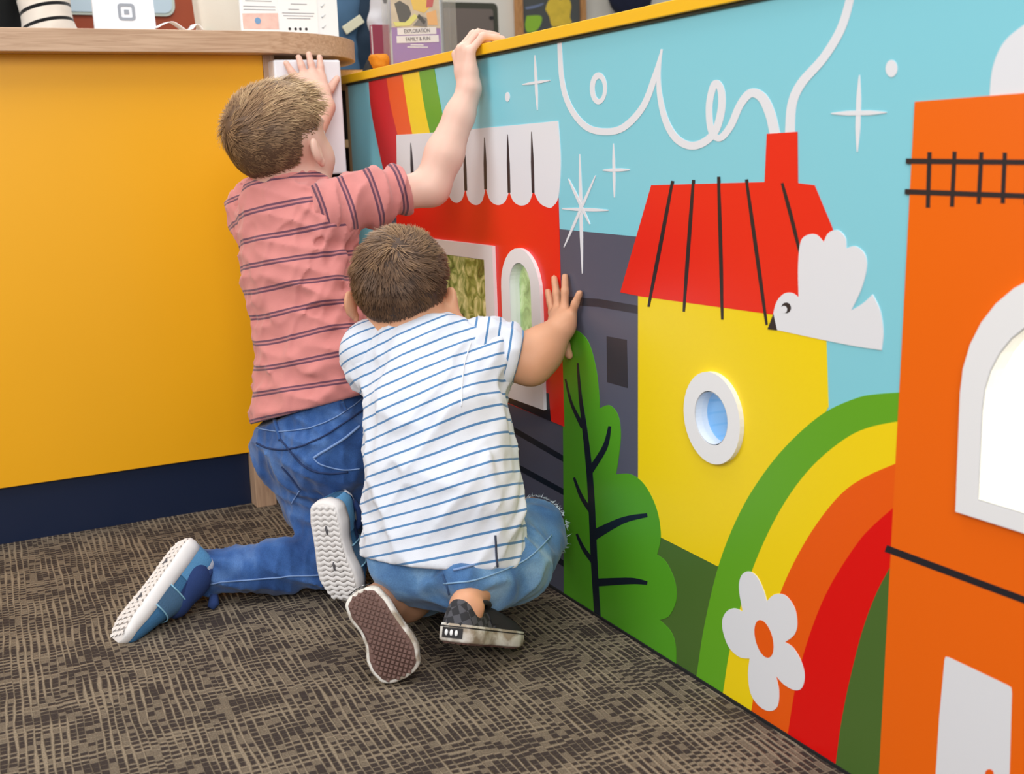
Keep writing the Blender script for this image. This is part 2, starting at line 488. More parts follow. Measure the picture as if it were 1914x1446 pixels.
# near rainbow
q0 = [(1296, 1300), (1303, 1260), (1318, 1165), (1346, 1050), (1385, 955), (1430, 882), (1480, 823), (1540, 772), (1600, 744), (1640, 736), (1700, 732)]
q1 = [(1346, 1330), (1353, 1290), (1367, 1205), (1395, 1100), (1428, 1014), (1470, 935), (1520, 870), (1580, 820), (1630, 797), (1700, 784)]
q2 = [(1398, 1365), (1406, 1325), (1421, 1230), (1448, 1140), (1478, 1065), (1520, 990), (1570, 926), (1620, 890), (1700, 856)]
q3 = [(1468, 1410), (1475, 1365), (1490, 1275), (1515, 1185), (1550, 1100), (1600, 1020), (1635, 980), (1700, 924)]
q4 = [(1555, 1490), (1562, 1440), (1574, 1350), (1590, 1270), (1613, 1180), (1638, 1112), (1665, 1060), (1710, 980)]
rb2 = bpy.data.objects.new('painted_rainbow', None); COL.objects.link(rb2); rb2.parent = wallm
band(q0, q1, GRN, 'green_band', 5, rb2)
band(q1, q2, YEL, 'yellow_band', 6, rb2)
band(q2, q3, ROR, 'orange_band', 7, rb2)
band(q3, q4, RRD, 'red_band', 8, rb2)
decal('inner_hill', catmull(q4, 5, False) + [np.array((1710.0, 1100)), np.array((1690.0, 1560)), np.array((1550.0, 1520))], OLV, 9)

# tree
tr = path([[(1055, 1150), (1054, 900), (1052, 640)], [(1052, 640), (1060, 622), (1076, 616), (1100, 638), (1115, 690), (1121, 745), (1121, 763)],
           [(1121, 763), (1140, 757), (1156, 776), (1161, 812), (1157, 855), (1152, 886)], [(1152, 886), (1180, 886), (1206, 906), (1228, 950), (1236, 1000), (1229, 1036)],
           [(1229, 1036), (1246, 1050), (1262, 1085), (1265, 1120), (1252, 1150), (1234, 1158)], [(1234, 1158), (1255, 1180), (1264, 1210), (1264, 1260)], [(1264, 1260), (1150, 1200)]])
decal('tree', tr, TRE, 6)
ribbon('tree_trunk', [(1081, 678), (1086, 740), (1094, 800), (1102, 870), (1107, 940), (1112, 1050), (1119, 1165)], [3, 6, 9, 11, 12, 12, 11], NVY, 9)
for p, w in (([(1058, 708), (1070, 755), (1091, 798)], (3, 5, 9)), ([(1141, 796), (1132, 835), (1104, 880)], (5, 10, 12)), ([(1074, 892), (1088, 928), (1106, 955)], (4, 7, 9)),
             ([(1211, 962), (1165, 972), (1110, 1000)], (7, 12, 20)), ([(1079, 997), (1092, 1025), (1112, 1052)], (4, 7, 9)), ([(1211, 1089), (1180, 1085), (1116, 1088)], (6, 12, 15))):
    ribbon('tree_branch', p, w, NVY, 8)

# dove
dv = path([[(1452, 616), (1446, 596), (1452, 566), (1466, 549), (1482, 547), (1494, 555)], [(1494, 555), (1493, 500), (1497, 455), (1508, 440), (1527, 438), (1541, 452)],
           [(1541, 452), (1550, 435), (1567, 430), (1581, 444), (1583, 464)], [(1583, 464), (1600, 460), (1617, 474), (1621, 500), (1611, 540), (1592, 580)],
           [(1592, 580), (1615, 566), (1632, 550)], [(1632, 550), (1646, 580), (1652, 620), (1649, 654)], [(1649, 654), (1580, 643), (1452, 616)]])
dv_o = decal('dove', dv, WHT, 7)
ed = decal('dove_eye', [(1471 + 9 * math.cos(a), 575 + 10 * math.sin(a)) for a in np.linspace(0, 2 * math.pi, 24)[:-1]], BLK, 8)
decal('dove_eye_glint', [(1467 + 6 * math.cos(a), 578 + 7 * math.sin(a)) for a in np.linspace(0, 2 * math.pi, 18)[:-1]], WHT, 9)  # white print inside the dark eye ring
decal('dove_beak', [(1447, 586), (1436, 615), (1454, 617)], BLK, 8)

# flower
fw = path([[(1390, 1142), (1383, 1100), (1387, 1076), (1400, 1067), (1416, 1076), (1429, 1102), (1435, 1123)], [(1435, 1123), (1450, 1110), (1470, 1112), (1487, 1135), (1492, 1165), (1486, 1186), (1469, 1199)],
           [(1469, 1199), (1485, 1210), (1500, 1236), (1506, 1262), (1501, 1284), (1488, 1289), (1468, 1279), (1452, 1262)], [(1452, 1262), (1458, 1290), (1455, 1319), (1440, 1328), (1420, 1318), (1405, 1295), (1400, 1260), (1403, 1230)],
           [(1403, 1230), (1384, 1227), (1365, 1210), (1354, 1183), (1352, 1158), (1360, 1142), (1374, 1136), (1390, 1142)]])
decal('flower', fw, WHT, 10)
decal('flower_centre', [(1430 + 15 * math.cos(a) * 1.15 + 5 * math.sin(a), 1193 + 35 * math.sin(a) + 5 * math.cos(a)) for a in np.linspace(0, 2 * math.pi, 30)[:-1]], ROR, 11)

# orange tower
decal('orange_tower', [wyz(1712, 190), np.array((0.36, wyz(1800, 188)[1] + 0.004)), np.array((0.355, 0.0)), np.array((wyz(1645, 1446)[0], 0.0)), wyz(1645, 1446)], ORG, 11, [H_BG], True)
ribbon('tower_railing', [(1696, 301), (1914, 303), (2060, 304)], 10, BLK, 13, smooth=False)
ribbon('tower_railing', [(1694, 358), (1914, 366), (2060, 371)], 10, BLK, 13, smooth=False)
for a, b in (((1740, 284), (1737, 388)), ((1787, 283), (1782, 386)), ((1837, 284), (1832, 381)), ((1881, 285), (1877, 380)), ((1925, 285), (1921, 382))):
    ribbon('tower_railing_post', [a, b], 8, BLK, 12, smooth=False)
ribbon('tower_line', [(1658, 1024), (1914, 1119), (2040, 1166)], 13, BLK, 12, smooth=False)
decal('tower_door', [(1748, 1500), (1758, 1340), (1768, 1232), (1770, 1226), (1776, 1227), (1886, 1279), (1893, 1284), (1894, 1295), (1888, 1500)], WHT, 12)
decal('door_knob', [(1852 + 8 * math.cos(a), 1444 + 8 * math.sin(a)) for a in np.linspace(0, 2 * math.pi, 18)[:-1]], ROR, 13)

# ------------------------------------------------------------------ windows let into the mural wall
FRM = mat('white_window_frame', (236, 236, 238), 0.35, 0.5)
def lining(name, loop, x0, x1, material, parent):
    n = len(loop)
    c = sum(loop) / n
    loop = [c + (p - c) * (1 - 0.0012 / np.linalg.norm(p - c)) for p in loop]
    verts = [(x0, p[0], p[1]) for p in loop] + [(x1, p[0], p[1]) for p in loop]
    faces = []
    for i in range(n):
        j = (i + 1) % n
        faces.append((i, j, j + n, i + n))
    return mesh_obj(name, verts, faces, material, parent)
def frame_ring(name, outer, inner, depth, parent, bevel=0.0015):
    o = prism(name, [outer, inner], place_wall(-depth, 0.0), FRM, parent)
    return o
def window(n, label, outer, inner, depth, box_depth, back_m, lining_m, lamp, lampcol=(1, 1, 1)):
    c = sum(inner) / len(inner)
    w = empty('window_%d' % n, (0, c[0], c[1]))
    tag(w, label, None, None, 'structure')
    frame_ring('window_frame', outer, inner, depth, w)
    lining('window_lining', inner, -depth + 0.0005, box_depth, lining_m, w)
    prism('backdrop', [inner], place_wall(box_depth, box_depth + 0.003), back_m, w)
    prism('pane', [[c + (p - c) * (1 - 0.002 / np.linalg.norm(p - c)) for p in inner]], place_wall(0.003, 0.004), GLASS, w)
    if lamp:
        d = bpy.data.lights.new('window_lamp', 'POINT'); d.energy = lamp; d.color = lampcol; d.shadow_soft_size = 0.003
        lo = bpy.data.objects.new('window_lamp', d); COL.objects.link(lo); lo.parent = w
        top = max(p[1] for p in inner)
        lo.location = (box_depth * 0.6, 0, top - c[1] - 0.012)
    return w
gm = bpy.data.materials.new('clear_pane'); gm.use_nodes = True
_nt = gm.node_tree; _nt.nodes.remove(_nt.nodes['Principled BSDF'])
_tr = _nt.nodes.new('ShaderNodeBsdfTransparent'); _gl = _nt.nodes.new('ShaderNodeBsdfGlossy'); _gl.inputs['Roughness'].default_value = 0.03
_mx = _nt.nodes.new('ShaderNodeMixShader'); _mx.inputs[0].default_value = 0.05
_nt.links.new(_tr.outputs[0], _mx.inputs[1]); _nt.links.new(_gl.outputs[0], _mx.inputs[2]); _nt.links.new(_mx.outputs[0], _nt.nodes['Material Output'].inputs[0])
GLASS = gm
def leafy_print(name, cols, scale):
    m = bpy.data.materials.new(name); m.use_nodes = True
    nt = m.node_tree; b = nt.nodes['Principled BSDF']; b.inputs['Roughness'].default_value = 0.6
    geo = nt.nodes.new('ShaderNodeNewGeometry')
    n = nt.nodes.new('ShaderNodeTexNoise'); n.inputs['Scale'].default_value = scale; n.inputs['Detail'].default_value = 8; n.inputs['Distortion'].default_value = 1.4
    nt.links.new(geo.outputs['Position'], n.inputs['Vector'])
    cr = nt.nodes.new('ShaderNodeValToRGB'); el = cr.color_ramp.elements
    el[0].position = 0.3; el[0].color = (*lin(cols[0]), 1); el[1].position = 0.72; el[1].color = (*lin(cols[-1]), 1)
    for i, c in enumerate(cols[1:-1]):
        e = el.new(0.3 + 0.42 * (i + 1) / (len(cols) - 1)); e.color = (*lin(c), 1)
    nt.links.new(n.outputs['Fac'], cr.inputs[0]); nt.links.new(cr.outputs[0], b.inputs['Base Color'])
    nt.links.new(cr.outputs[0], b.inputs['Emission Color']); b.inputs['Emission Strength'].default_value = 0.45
    return m
lin_m = mat('white_box_lining', (238, 240, 242), 0.5)
window(1, 'square white window in the red house with a leafy scene inside', rect(1.778, 2.135, 0.318, 0.552), H_SQ, 0.007, 0.022,
       leafy_print('forest_print', [(70, 70, 34), (120, 132, 62), (186, 180, 118), (232, 224, 168)], 34), mat('straw_lining', (206, 196, 140), 0.6), 0.0, (1, 0.97, 0.85))
window(2, 'narrow arched white window in the red house', [np.array(p) for p in arch(1.682, 0.068, 0.300, 0.5535)], H_AR, 0.007, 0.011,
       leafy_print('leaf_print', [(110, 140, 90), (160, 190, 130), (200, 214, 176)], 30), lin_m, 0.0)
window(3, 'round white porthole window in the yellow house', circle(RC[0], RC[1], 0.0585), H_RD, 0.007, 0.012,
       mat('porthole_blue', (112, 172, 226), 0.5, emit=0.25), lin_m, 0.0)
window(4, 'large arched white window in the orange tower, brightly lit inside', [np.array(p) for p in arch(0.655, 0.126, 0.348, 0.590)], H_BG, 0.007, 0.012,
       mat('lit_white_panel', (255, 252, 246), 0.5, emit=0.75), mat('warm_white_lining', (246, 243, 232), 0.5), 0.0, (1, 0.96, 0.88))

# ------------------------------------------------------------------ service counter
OAK = wood('oak_edge', (206, 172, 142), (182, 146, 116), (3, 60, 60), 0.45, 1.0)
OAKP = wood('oak_post', (200, 166, 136), (176, 142, 116), (60, 60, 3), 0.5, 1.0)
CTY = mat('counter_yellow_laminate', (246, 176, 14), 0.38, 0.5, 0.03, 4)
PY = 2.375
ct = empty('service_counter', (-0.9, PY, 0))
tag(ct, 'long service counter with yellow front panel and rounded oak top', 'counter')
pr = at_y(490, 105, PY)[0]
box('front_panel', (-2.2, PY, 0.1125), (pr, PY + 0.018, 0.912), CTY, ct, 0.001)
box('end_post', (pr + 0.0005, PY - 0.002, 0.1125), (pr + 0.0235, PY + 0.03, 0.912), OAKP, ct, 0.001)
lx = at_y(466, 845, PY)[0]
box('toe_kick', (-2.2, PY + 0.012, 0.0), (lx - 0.001, PY + 0.03, 0.112), mat('navy_toe_kick', (20, 34, 62), 0.35, 0.5), ct)
box('leg', (lx, PY - 0.03, 0.0), (lx + 0.042, PY + 0.05, 0.112), OAKP, ct, 0.001)
box('carcass', (-2.2, PY + 0.03, 0.10), (pr, 2.86, 0.905), MATS['pale_wood_board'], ct)
# top with a rounded end
ZT0, ZT1 = 0.912, 0.953
fr, bk = 2.325, 2.93
R_ = (bk - fr) / 2
xe = -0.235
out = [np.array((-2.2, fr)), np.array((xe, fr))]
for i in range(1, 32):
    a = -math.pi / 2 + math.pi * i / 32
    out.append(np.array((xe + R_ * 0.97 * math.cos(a), (fr + bk) / 2 + R_ * math.sin(a))))
out += [np.array((xe, bk)), np.array((-2.2, bk))]
top = prism('counter_top', [out], lambda p, k: (p[0], p[1], ZT1 if k == 0 else ZT0), OAK, ct)
bv = top.modifiers.new('bevel', 'BEVEL'); bv.width = 0.003; bv.segments = 2; bv.limit_method = 'ANGLE'

wx0, wx1 = at_y(511, 110, 2.335)[0], at_y(636, 110, 2.335)[0]
wbx = empty('wall_box', ((wx0 + wx1) / 2, 2.40, 0.65))
zb = at_y(640, 325, 2.335)[2]
tag(wbx, 'plain white box hanging under the rounded counter end', 'box')
box('body', (wx0, 2.335, zb), (wx1, 2.42, 0.9), mat('white_laminate', (240, 240, 246), 0.4), wbx, 0.004, 3)
box('back_plate', (wx0 - 0.004, 2.42, zb + 0.01), (wx1 + 0.002, 2.426, 0.905), MATS['white_laminate'], wbx)

# shelves seen through the gap between counter and mural wall
sh = empty('open_shelf', (0.05, 3.1, 0))
tag(sh, 'dark open shelf unit glimpsed between counter and mural wall', 'shelf')
dk = mat('dark_interior', (44, 36, 34), 0.8)
pw = MATS['pale_wood_board']
box('back', (-0.12, 3.22, 0.0), (0.36, 3.24, 0.95), dk, sh)
for z in (0.10, 0.36, 0.56, 0.735, 0.90):
    box('shelf_board', (-0.12, 3.0, z), (0.36, 3.22, z + 0.02), pw, sh)
for x in (-0.14, 0.36):
    box('side', (x, 3.0, 0.0), (x + 0.02, 3.24, 0.95), dk, sh)
# ------------------------------------------------------------------ smooth solids for people: rounded limbs blended into one skin
def V3(*a):
    return np.array(a, float)
def unit(v):
    v = np.asarray(v, float); return v / np.linalg.norm(v)
class Solid:
    def __init__(self):
        self.p = []
    def limb(self, a, b, ra, rb, k=0.01, squash=None, op='add'):
        a = np.asarray(a, float); b = np.asarray(b, float); r = max(ra, rb)
        lo = np.minimum(a, b) - r; hi = np.maximum(a, b) + r
        if squash is not None:
            u = unit(squash[0]); s = squash[1]
        def f(x, y, z):
            px, py, pz = x - a[0], y - a[1], z - a[2]
            q = b - a
            if squash is not None:
                du = px * u[0] + py * u[1] + pz * u[2]
                g = (s - 1) * du
                px = px + g * u[0]; py = py + g * u[1]; pz = pz + g * u[2]
                q = q + (s - 1) * np.dot(q, u) * u
            L2 = max(float(q @ q), 1e-12)
            t = np.clip((px * q[0] + py * q[1] + pz * q[2]) / L2, 0, 1)
            return np.sqrt((px - t * q[0]) ** 2 + (py - t * q[1]) ** 2 + (pz - t * q[2]) ** 2) - (ra + (rb - ra) * t)
        self.p.append((f, lo, hi, k, op)); return self
    def chain(self, pts, radii, k=0.01, squash=None):
        for i in range(len(pts) - 1):
            self.limb(pts[i], pts[i + 1], radii[i], radii[i + 1], k, squash)
        return self
    def ell(self, c, R, axes=None, k=0.01, op='add'):
        c = np.asarray(c, float); R = np.asarray(R, float)
        A = np.eye(3) if axes is None else np.array(axes, float)      # rows are the axes
        ext = np.sqrt(((A * R[:, None]) ** 2).sum(0))
        def f(x, y, z):
            dx, dy, dz = x - c[0], y - c[1], z - c[2]
            k0 = 0; k1 = 0
            for i in range(3):
                e = dx * A[i, 0] + dy * A[i, 1] + dz * A[i, 2]
                k0 = k0 + (e / R[i]) ** 2; k1 = k1 + (e / R[i] ** 2) ** 2
            k0 = np.sqrt(k0); return k0 * (k0 - 1) / (np.sqrt(k1) + 1e-9)
        self.p.append((f, c - ext, c + ext, k, op)); return self
    def cut(self, point, normal, k=0.003):
        """keep the side the normal points away from"""
        p0 = np.asarray(point, float); n = unit(normal)
        def f(x, y, z):
            return (x - p0[0]) * n[0] + (y - p0[1]) * n[1] + (z - p0[2]) * n[2]
        self.p.append((f, None, None, k, 'int')); return self
    def mesh(self, res=0.003, warp=None):
        lo = np.min([q[1] for q in self.p if q[1] is not None and q[4] == 'add'], axis=0) - 0.012
        hi = np.max([q[2] for q in self.p if q[2] is not None and q[4] == 'add'], axis=0) + 0.012
        n = np.ceil((hi - lo) / res).astype(int) + 1
        ax = [(lo[i] + res * np.arange(n[i])).astype(np.float32) for i in range(3)]
        D = np.full(tuple(n), 0.03, np.float32)
        def apply(prims):
            for f, l, h, k, op in prims:
                if l is None:
                    sl = (slice(None),) * 3
                else:
                    m = k + 0.008
                    i0 = np.clip(np.floor((l - m - lo) / res).astype(int), 0, n); i1 = np.clip(np.ceil((h + m - lo) / res).astype(int) + 1, 0, n)
                    sl = tuple(slice(i0[i], i1[i]) for i in range(3))
                x = ax[0][sl[0]][:, None, None]; y = ax[1][sl[1]][None, :, None]; z = ax[2][sl[2]][None, None, :]
                d = f(x, y, z).astype(np.float32); e = D[sl]
                if op == 'add':
                    hh = np.maximum(k - np.abs(d - e), 0) / k; D[sl] = np.minimum(d, e) - hh * hh * k * 0.25
                elif op == 'sub':
                    hh = np.maximum(k - np.abs(-d - e), 0) / k; D[sl] = np.maximum(-d, e) + hh * hh * k * 0.25
                else:
                    hh = np.maximum(k - np.abs(d - e), 0) / k; D[sl] = np.maximum(d, e) + hh * hh * k * 0.25
        if warp is None:
            apply(self.p)
        else:                      # creases first, then the clean cuts of hems and openings
            apply([q for q in self.p if q[4] == 'add'])
            near = np.argwhere(np.abs(D) < 0.025)
            P = lo + near * res
            D[near[:, 0], near[:, 1], near[:, 2]] += warp(P).astype(np.float32)
            apply([q for q in self.p if q[4] != 'add'])
        return surface_nets(D, lo, res)
def surface_nets(D, lo, res):
    S = D < 0
    nx, ny, nz = D.shape
    c = np.zeros((nx - 1, ny - 1, nz - 1), np.uint8)
    for i in (0, 1):
        for j in (0, 1):
            for k in (0, 1):
                c += S[i:nx - 1 + i, j:ny - 1 + j, k:nz - 1 + k]
    cells = np.argwhere((c > 0) & (c < 8))
    idx = np.full(c.shape, -1, np.int32)
    idx[cells[:, 0], cells[:, 1], cells[:, 2]] = np.arange(len(cells))
    acc = np.zeros((len(cells), 3)); cnt = np.zeros(len(cells))
    corners = [(i, j, k) for i in (0, 1) for j in (0, 1) for k in (0, 1)]
    for a in range(8):
        for b in range(a + 1, 8):
            ca, cb = np.array(corners[a]), np.array(corners[b])
            if np.abs(ca - cb).sum() != 1: continue
            da = D[cells[:, 0] + ca[0], cells[:, 1] + ca[1], cells[:, 2] + ca[2]]
            db = D[cells[:, 0] + cb[0], cells[:, 1] + cb[1], cells[:, 2] + cb[2]]
            m = (da < 0) != (db < 0)
            t = np.where(m, da / np.where(m, da - db, 1), 0)
            acc += np.where(m[:, None], ca + t[:, None] * (cb - ca), 0); cnt += m
    verts = lo + (cells + acc / cnt[:, None]) * res
    quads = []
    for axis in range(3):
        sl0 = [slice(None)] * 3; sl1 = [slice(None)] * 3
        sl0[axis] = slice(0, -1); sl1[axis] = slice(1, None)
        cr = S[tuple(sl0)] != S[tuple(sl1)]
        e = np.argwhere(cr)
        o1, o2 = [i for i in range(3) if i != axis]
        ok = (e[:, o1] > 0) & (e[:, o2] > 0) & (e[:, o1] < D.shape[o1] - 1) & (e[:, o2] < D.shape[o2] - 1)
        e = e[ok]
        ins = S[e[:, 0], e[:, 1], e[:, 2]]
        q = []
        for d1, d2 in ((-1, -1), (0, -1), (0, 0), (-1, 0)):
            cc = e.copy(); cc[:, o1] += d1; cc[:, o2] += d2
            q.append(idx[cc[:, 0], cc[:, 1], cc[:, 2]])
        q = np.stack(q, 1)
        flip = ins if axis != 1 else ~ins
        q[~flip] = q[~flip][:, ::-1]
        quads.append(q)
    quads = np.concatenate(quads)
    quads = quads[(quads >= 0).all(1)]
    return verts, quads
def smooth_mesh(v, q, it=2, lam=0.5):
    e = np.concatenate([q[:, [0, 1]], q[:, [1, 2]], q[:, [2, 3]], q[:, [3, 0]]])
    for _ in range(it):
        s = np.zeros_like(v); c = np.zeros(len(v))
        for a, b in ((0, 1), (1, 0)):
            for d in range(3):
                s[:, d] += np.bincount(e[:, a], v[e[:, b], d], len(v))
            c += np.bincount(e[:, a], minlength=len(v))
        v = v + lam * (s / np.maximum(c, 1)[:, None] - v)
    return v
def solid_obj(name, solid, res, material, parent, warp=None, smooth=2, attrs=None):
    v, q = solid.mesh(res, warp)
    if smooth: v = smooth_mesh(v, q, smooth)
    off = np.zeros(3); pp = parent
    while pp is not None:
        off += np.array(pp.location); pp = pp.parent
    me = bpy.data.meshes.new(name)
    vl = v - off
    me.vertices.add(len(v)); me.vertices.foreach_set('co', vl.astype(np.float32).ravel())
    me.loops.add(len(q) * 4); me.loops.foreach_set('vertex_index', q.astype(np.int32).ravel())
    me.polygons.add(len(q)); me.polygons.foreach_set('loop_start', (np.arange(len(q)) * 4).astype(np.int32))
    try: me.polygons.foreach_set('loop_total', np.full(len(q), 4, np.int32))
    except Exception: pass
    me.polygons.foreach_set('use_smooth', np.ones(len(q), bool))
    me.update(calc_edges=True); me.validate()
    if isinstance(material, (list, tuple)):
        for m_ in material: me.materials.append(m_)
    else:
        me.materials.append(material)
    if attrs:
        for an, fn in attrs.items():
            a = me.attributes.new(an, 'FLOAT', 'POINT'); a.data.foreach_set('value', fn(v).astype(np.float32))
    o = bpy.data.objects.new(name, me); COL.objects.link(o); o.parent = parent
    return o, v, q
def bvh_of(v, q):
    return BVHTree.FromPolygons([tuple(p) for p in v], [tuple(int(i) for i in f) for f in q])
def snoise(P, freq, seed=0):
    """cheap smooth pseudo noise in -1..1 from a few sine waves"""
    rs = np.random.RandomState(seed); o = np.zeros(len(P))
    for _ in range(5):
        d = rs.randn(3); d /= np.linalg.norm(d)
        o += np.sin(P @ d * freq * (0.7 + 0.6 * rs.rand()) * 2 * math.pi + rs.rand() * 6.28)
    return o / 3.2
def crease(P, d, freq, seed, stretch=0.35):
    """ridged noise drawn out along direction d: long soft creases with sharper crests"""
    d = unit(d)
    Q = P - (1 - stretch) * (P @ d)[:, None] * d
    n = snoise(Q, freq, seed)
    return 1 - 2 * np.minimum(1, np.abs(n) * 1.4) ** 0.8
def fold(P, a, b, w, h):
    """a raised crease of width w and height h along the line a-b (negative offset grows the cloth)"""
    a = np.asarray(a, float); b = np.asarray(b, float); q = b - a
    t = np.clip((P - a) @ q / (q @ q), 0, 1)
    d = np.linalg.norm(P - a - t[:, None] * q, axis=1)
    return -h * np.exp(-(d / w) ** 2) * np.sin(math.pi * np.clip(t * 0.9 + 0.05, 0, 1))
def axis_param(P, pts):
    """arc length along a polyline of the nearest point (unclamped at both ends)"""
    pts = [np.asarray(p, float) for p in pts]
    best = np.full(len(P), 1e9); s = np.zeros(len(P)); L = 0
    for i in range(len(pts) - 1):
        q = pts[i + 1] - pts[i]; l = np.linalg.norm(q)
        t = (P - pts[i]) @ q / (l * l)
        lo_, hi_ = (0 if i else -9), (1 if i < len(pts) - 2 else 9)
        tc_ = np.clip(t, lo_, hi_)
        d = np.linalg.norm(P - pts[i] - tc_[:, None] * q, axis=1)
        m = d < best
        best = np.where(m, d, best); s = np.where(m, L + tc_ * l, s); L += l
    return s

SKIN1 = mat('light_skin', (231, 188, 170), 0.5, 0.35, 0.05, 40, sss=0.12)
SKIN2 = mat('tanned_skin', (214, 158, 124), 0.5, 0.35, 0.06, 40, sss=0.12)
NAIL = mat('nail', (236, 196, 182), 0.3)
def head_solid(s, C, fw, up, sc=1.0):
    f = unit(fw); up = unit(np.asarray(up, float) - np.dot(up, f) * f); l = np.cross(up, f)
    A = np.array([f, l, up])
    def w(a, b, c): return C + sc * (a * f + b * l + c * up)
    s.ell(w(-0.008, 0, 0.018), sc * V3(0.088, 0.0745, 0.080), A, 0.02)
    s.ell(w(0.028, 0, -0.035), sc * V3(0.056, 0.058, 0.070), A, 0.03)
    s.ell(w(0.052, 0, -0.085), sc * V3(0.026, 0.026, 0.020), A, 0.03)
    for sg in (-1, 1):
        s.ell(w(0.048, sg * 0.034, -0.048), sc * V3(0.026, 0.022, 0.026), A, 0.02)
        s.ell(w(0.066, sg * 0.03, 0.012), sc * V3(0.016, 0.022, 0.007), A, 0.012)
    s.limb(w(0.080, 0, -0.008), w(0.090, 0, -0.034), 0.006 * sc, 0.0088 * sc, 0.01)
    for sg in (-1, 1):
        s.ell(w(0.084, sg * 0.030, -0.010), sc * V3(0.010, 0.014, 0.009), A, 0.008, 'sub')
        s.limb(w(0.084, sg * 0.009, -0.038), w(0.080, sg * 0.011, -0.034), 0.005 * sc, 0.005 * sc, 0.006)
        e = unit(0.30 * f + sg * 0.95 * l)
        EA = np.array([unit(f * 0.95 - sg * 0.25 * l), unit(sg * 0.95 * l + 0.25 * f), up])
        s.ell(w(-0.006, sg * 0.081, -0.022), sc * V3(0.0145, 0.0065, 0.0245), EA, 0.006)
        s.ell(w(-0.012, sg * 0.0862, -0.018), sc * V3(0.0125, 0.0065, 0.021), EA, 0.004)
        s.ell(w(-0.0005, sg * 0.0912, -0.020), sc * V3(0.0085, 0.0065, 0.0155), EA, 0.003, 'sub')
        s.ell(w(0.001, sg * 0.078, -0.043), sc * V3(0.007, 0.006, 0.009), EA, 0.004)
    s.limb(w(0.081, 0.015, -0.061), w(0.081, -0.015, -0.061), 0.0055 * sc, 0.0055 * sc, 0.006)
    s.limb(w(0.089, 0.017, -0.0605), w(0.089, -0.017, -0.0605), 0.002 * sc, 0.002 * sc, 0.003, None, 'sub')
    return w, A
def face_parts(parent, w, A, sc, browcol):
    ew = mat('eye_white', (235, 235, 235), 0.2); ed = mat('eye_iris', (60, 46, 36), 0.2)
    for sg in (-1, 1):
        for nm, off, r, m in (('eye', 0.072, 0.0105, ew), ('iris', 0.0785, 0.0055, ed)):
            bm = bmesh.new(); bmesh.ops.create_uvsphere(bm, u_segments=14, v_segments=10, radius=r * sc)
            c = w(off, sg * 0.030, -0.010)
            for v in bm.verts: v.co = Vector(c) + v.co
            bm_obj(nm, bm, m, parent, True)
        pts = [w(0.076 - 0.006 * (t - 0.3) ** 2, sg * (0.017 + 0.03 * t), 0.010 + 0.006 * math.sin(t * 2.6)) for t in np.linspace(0, 1, 6)]
        tube('eyebrow', pts, [0.001, 0.002, 0.0022, 0.002, 0.0016, 0.0008], browcol, parent, 6)
def hand_from(s, wrist, knuckles, fingers, thumb, r=0.0066, back=None, wr=0.017):
    """knuckles: four base points; fingers: four lists of following joints; thumb: joints from its root in the palm"""
    W = np.asarray(wrist, float); K = [np.asarray(k, float) for k in knuckles]
    for i, k in enumerate(K):
        s.limb(W + (k - W) * 0.12 + (K[i] - sum(K) / 4) * 0.25, k, wr * 0.62, r * 1.25, 0.012)
    s.limb((W + K[0]) / 2, (W + K[3]) / 2, r * 1.5, r * 1.4, 0.012)
    for k, fj in zip(K, fingers):
        pts = [k] + [np.asarray(p, float) for p in fj]
        rr = np.linspace(r * 1.05, r * 0.82, len(pts))
        s.chain(pts, rr, 0.0035)
    tp = [np.asarray(p, float) for p in thumb]
    s.chain(tp, np.linspace(r * 1.5, r * 0.95, len(tp)), 0.005)
    return s

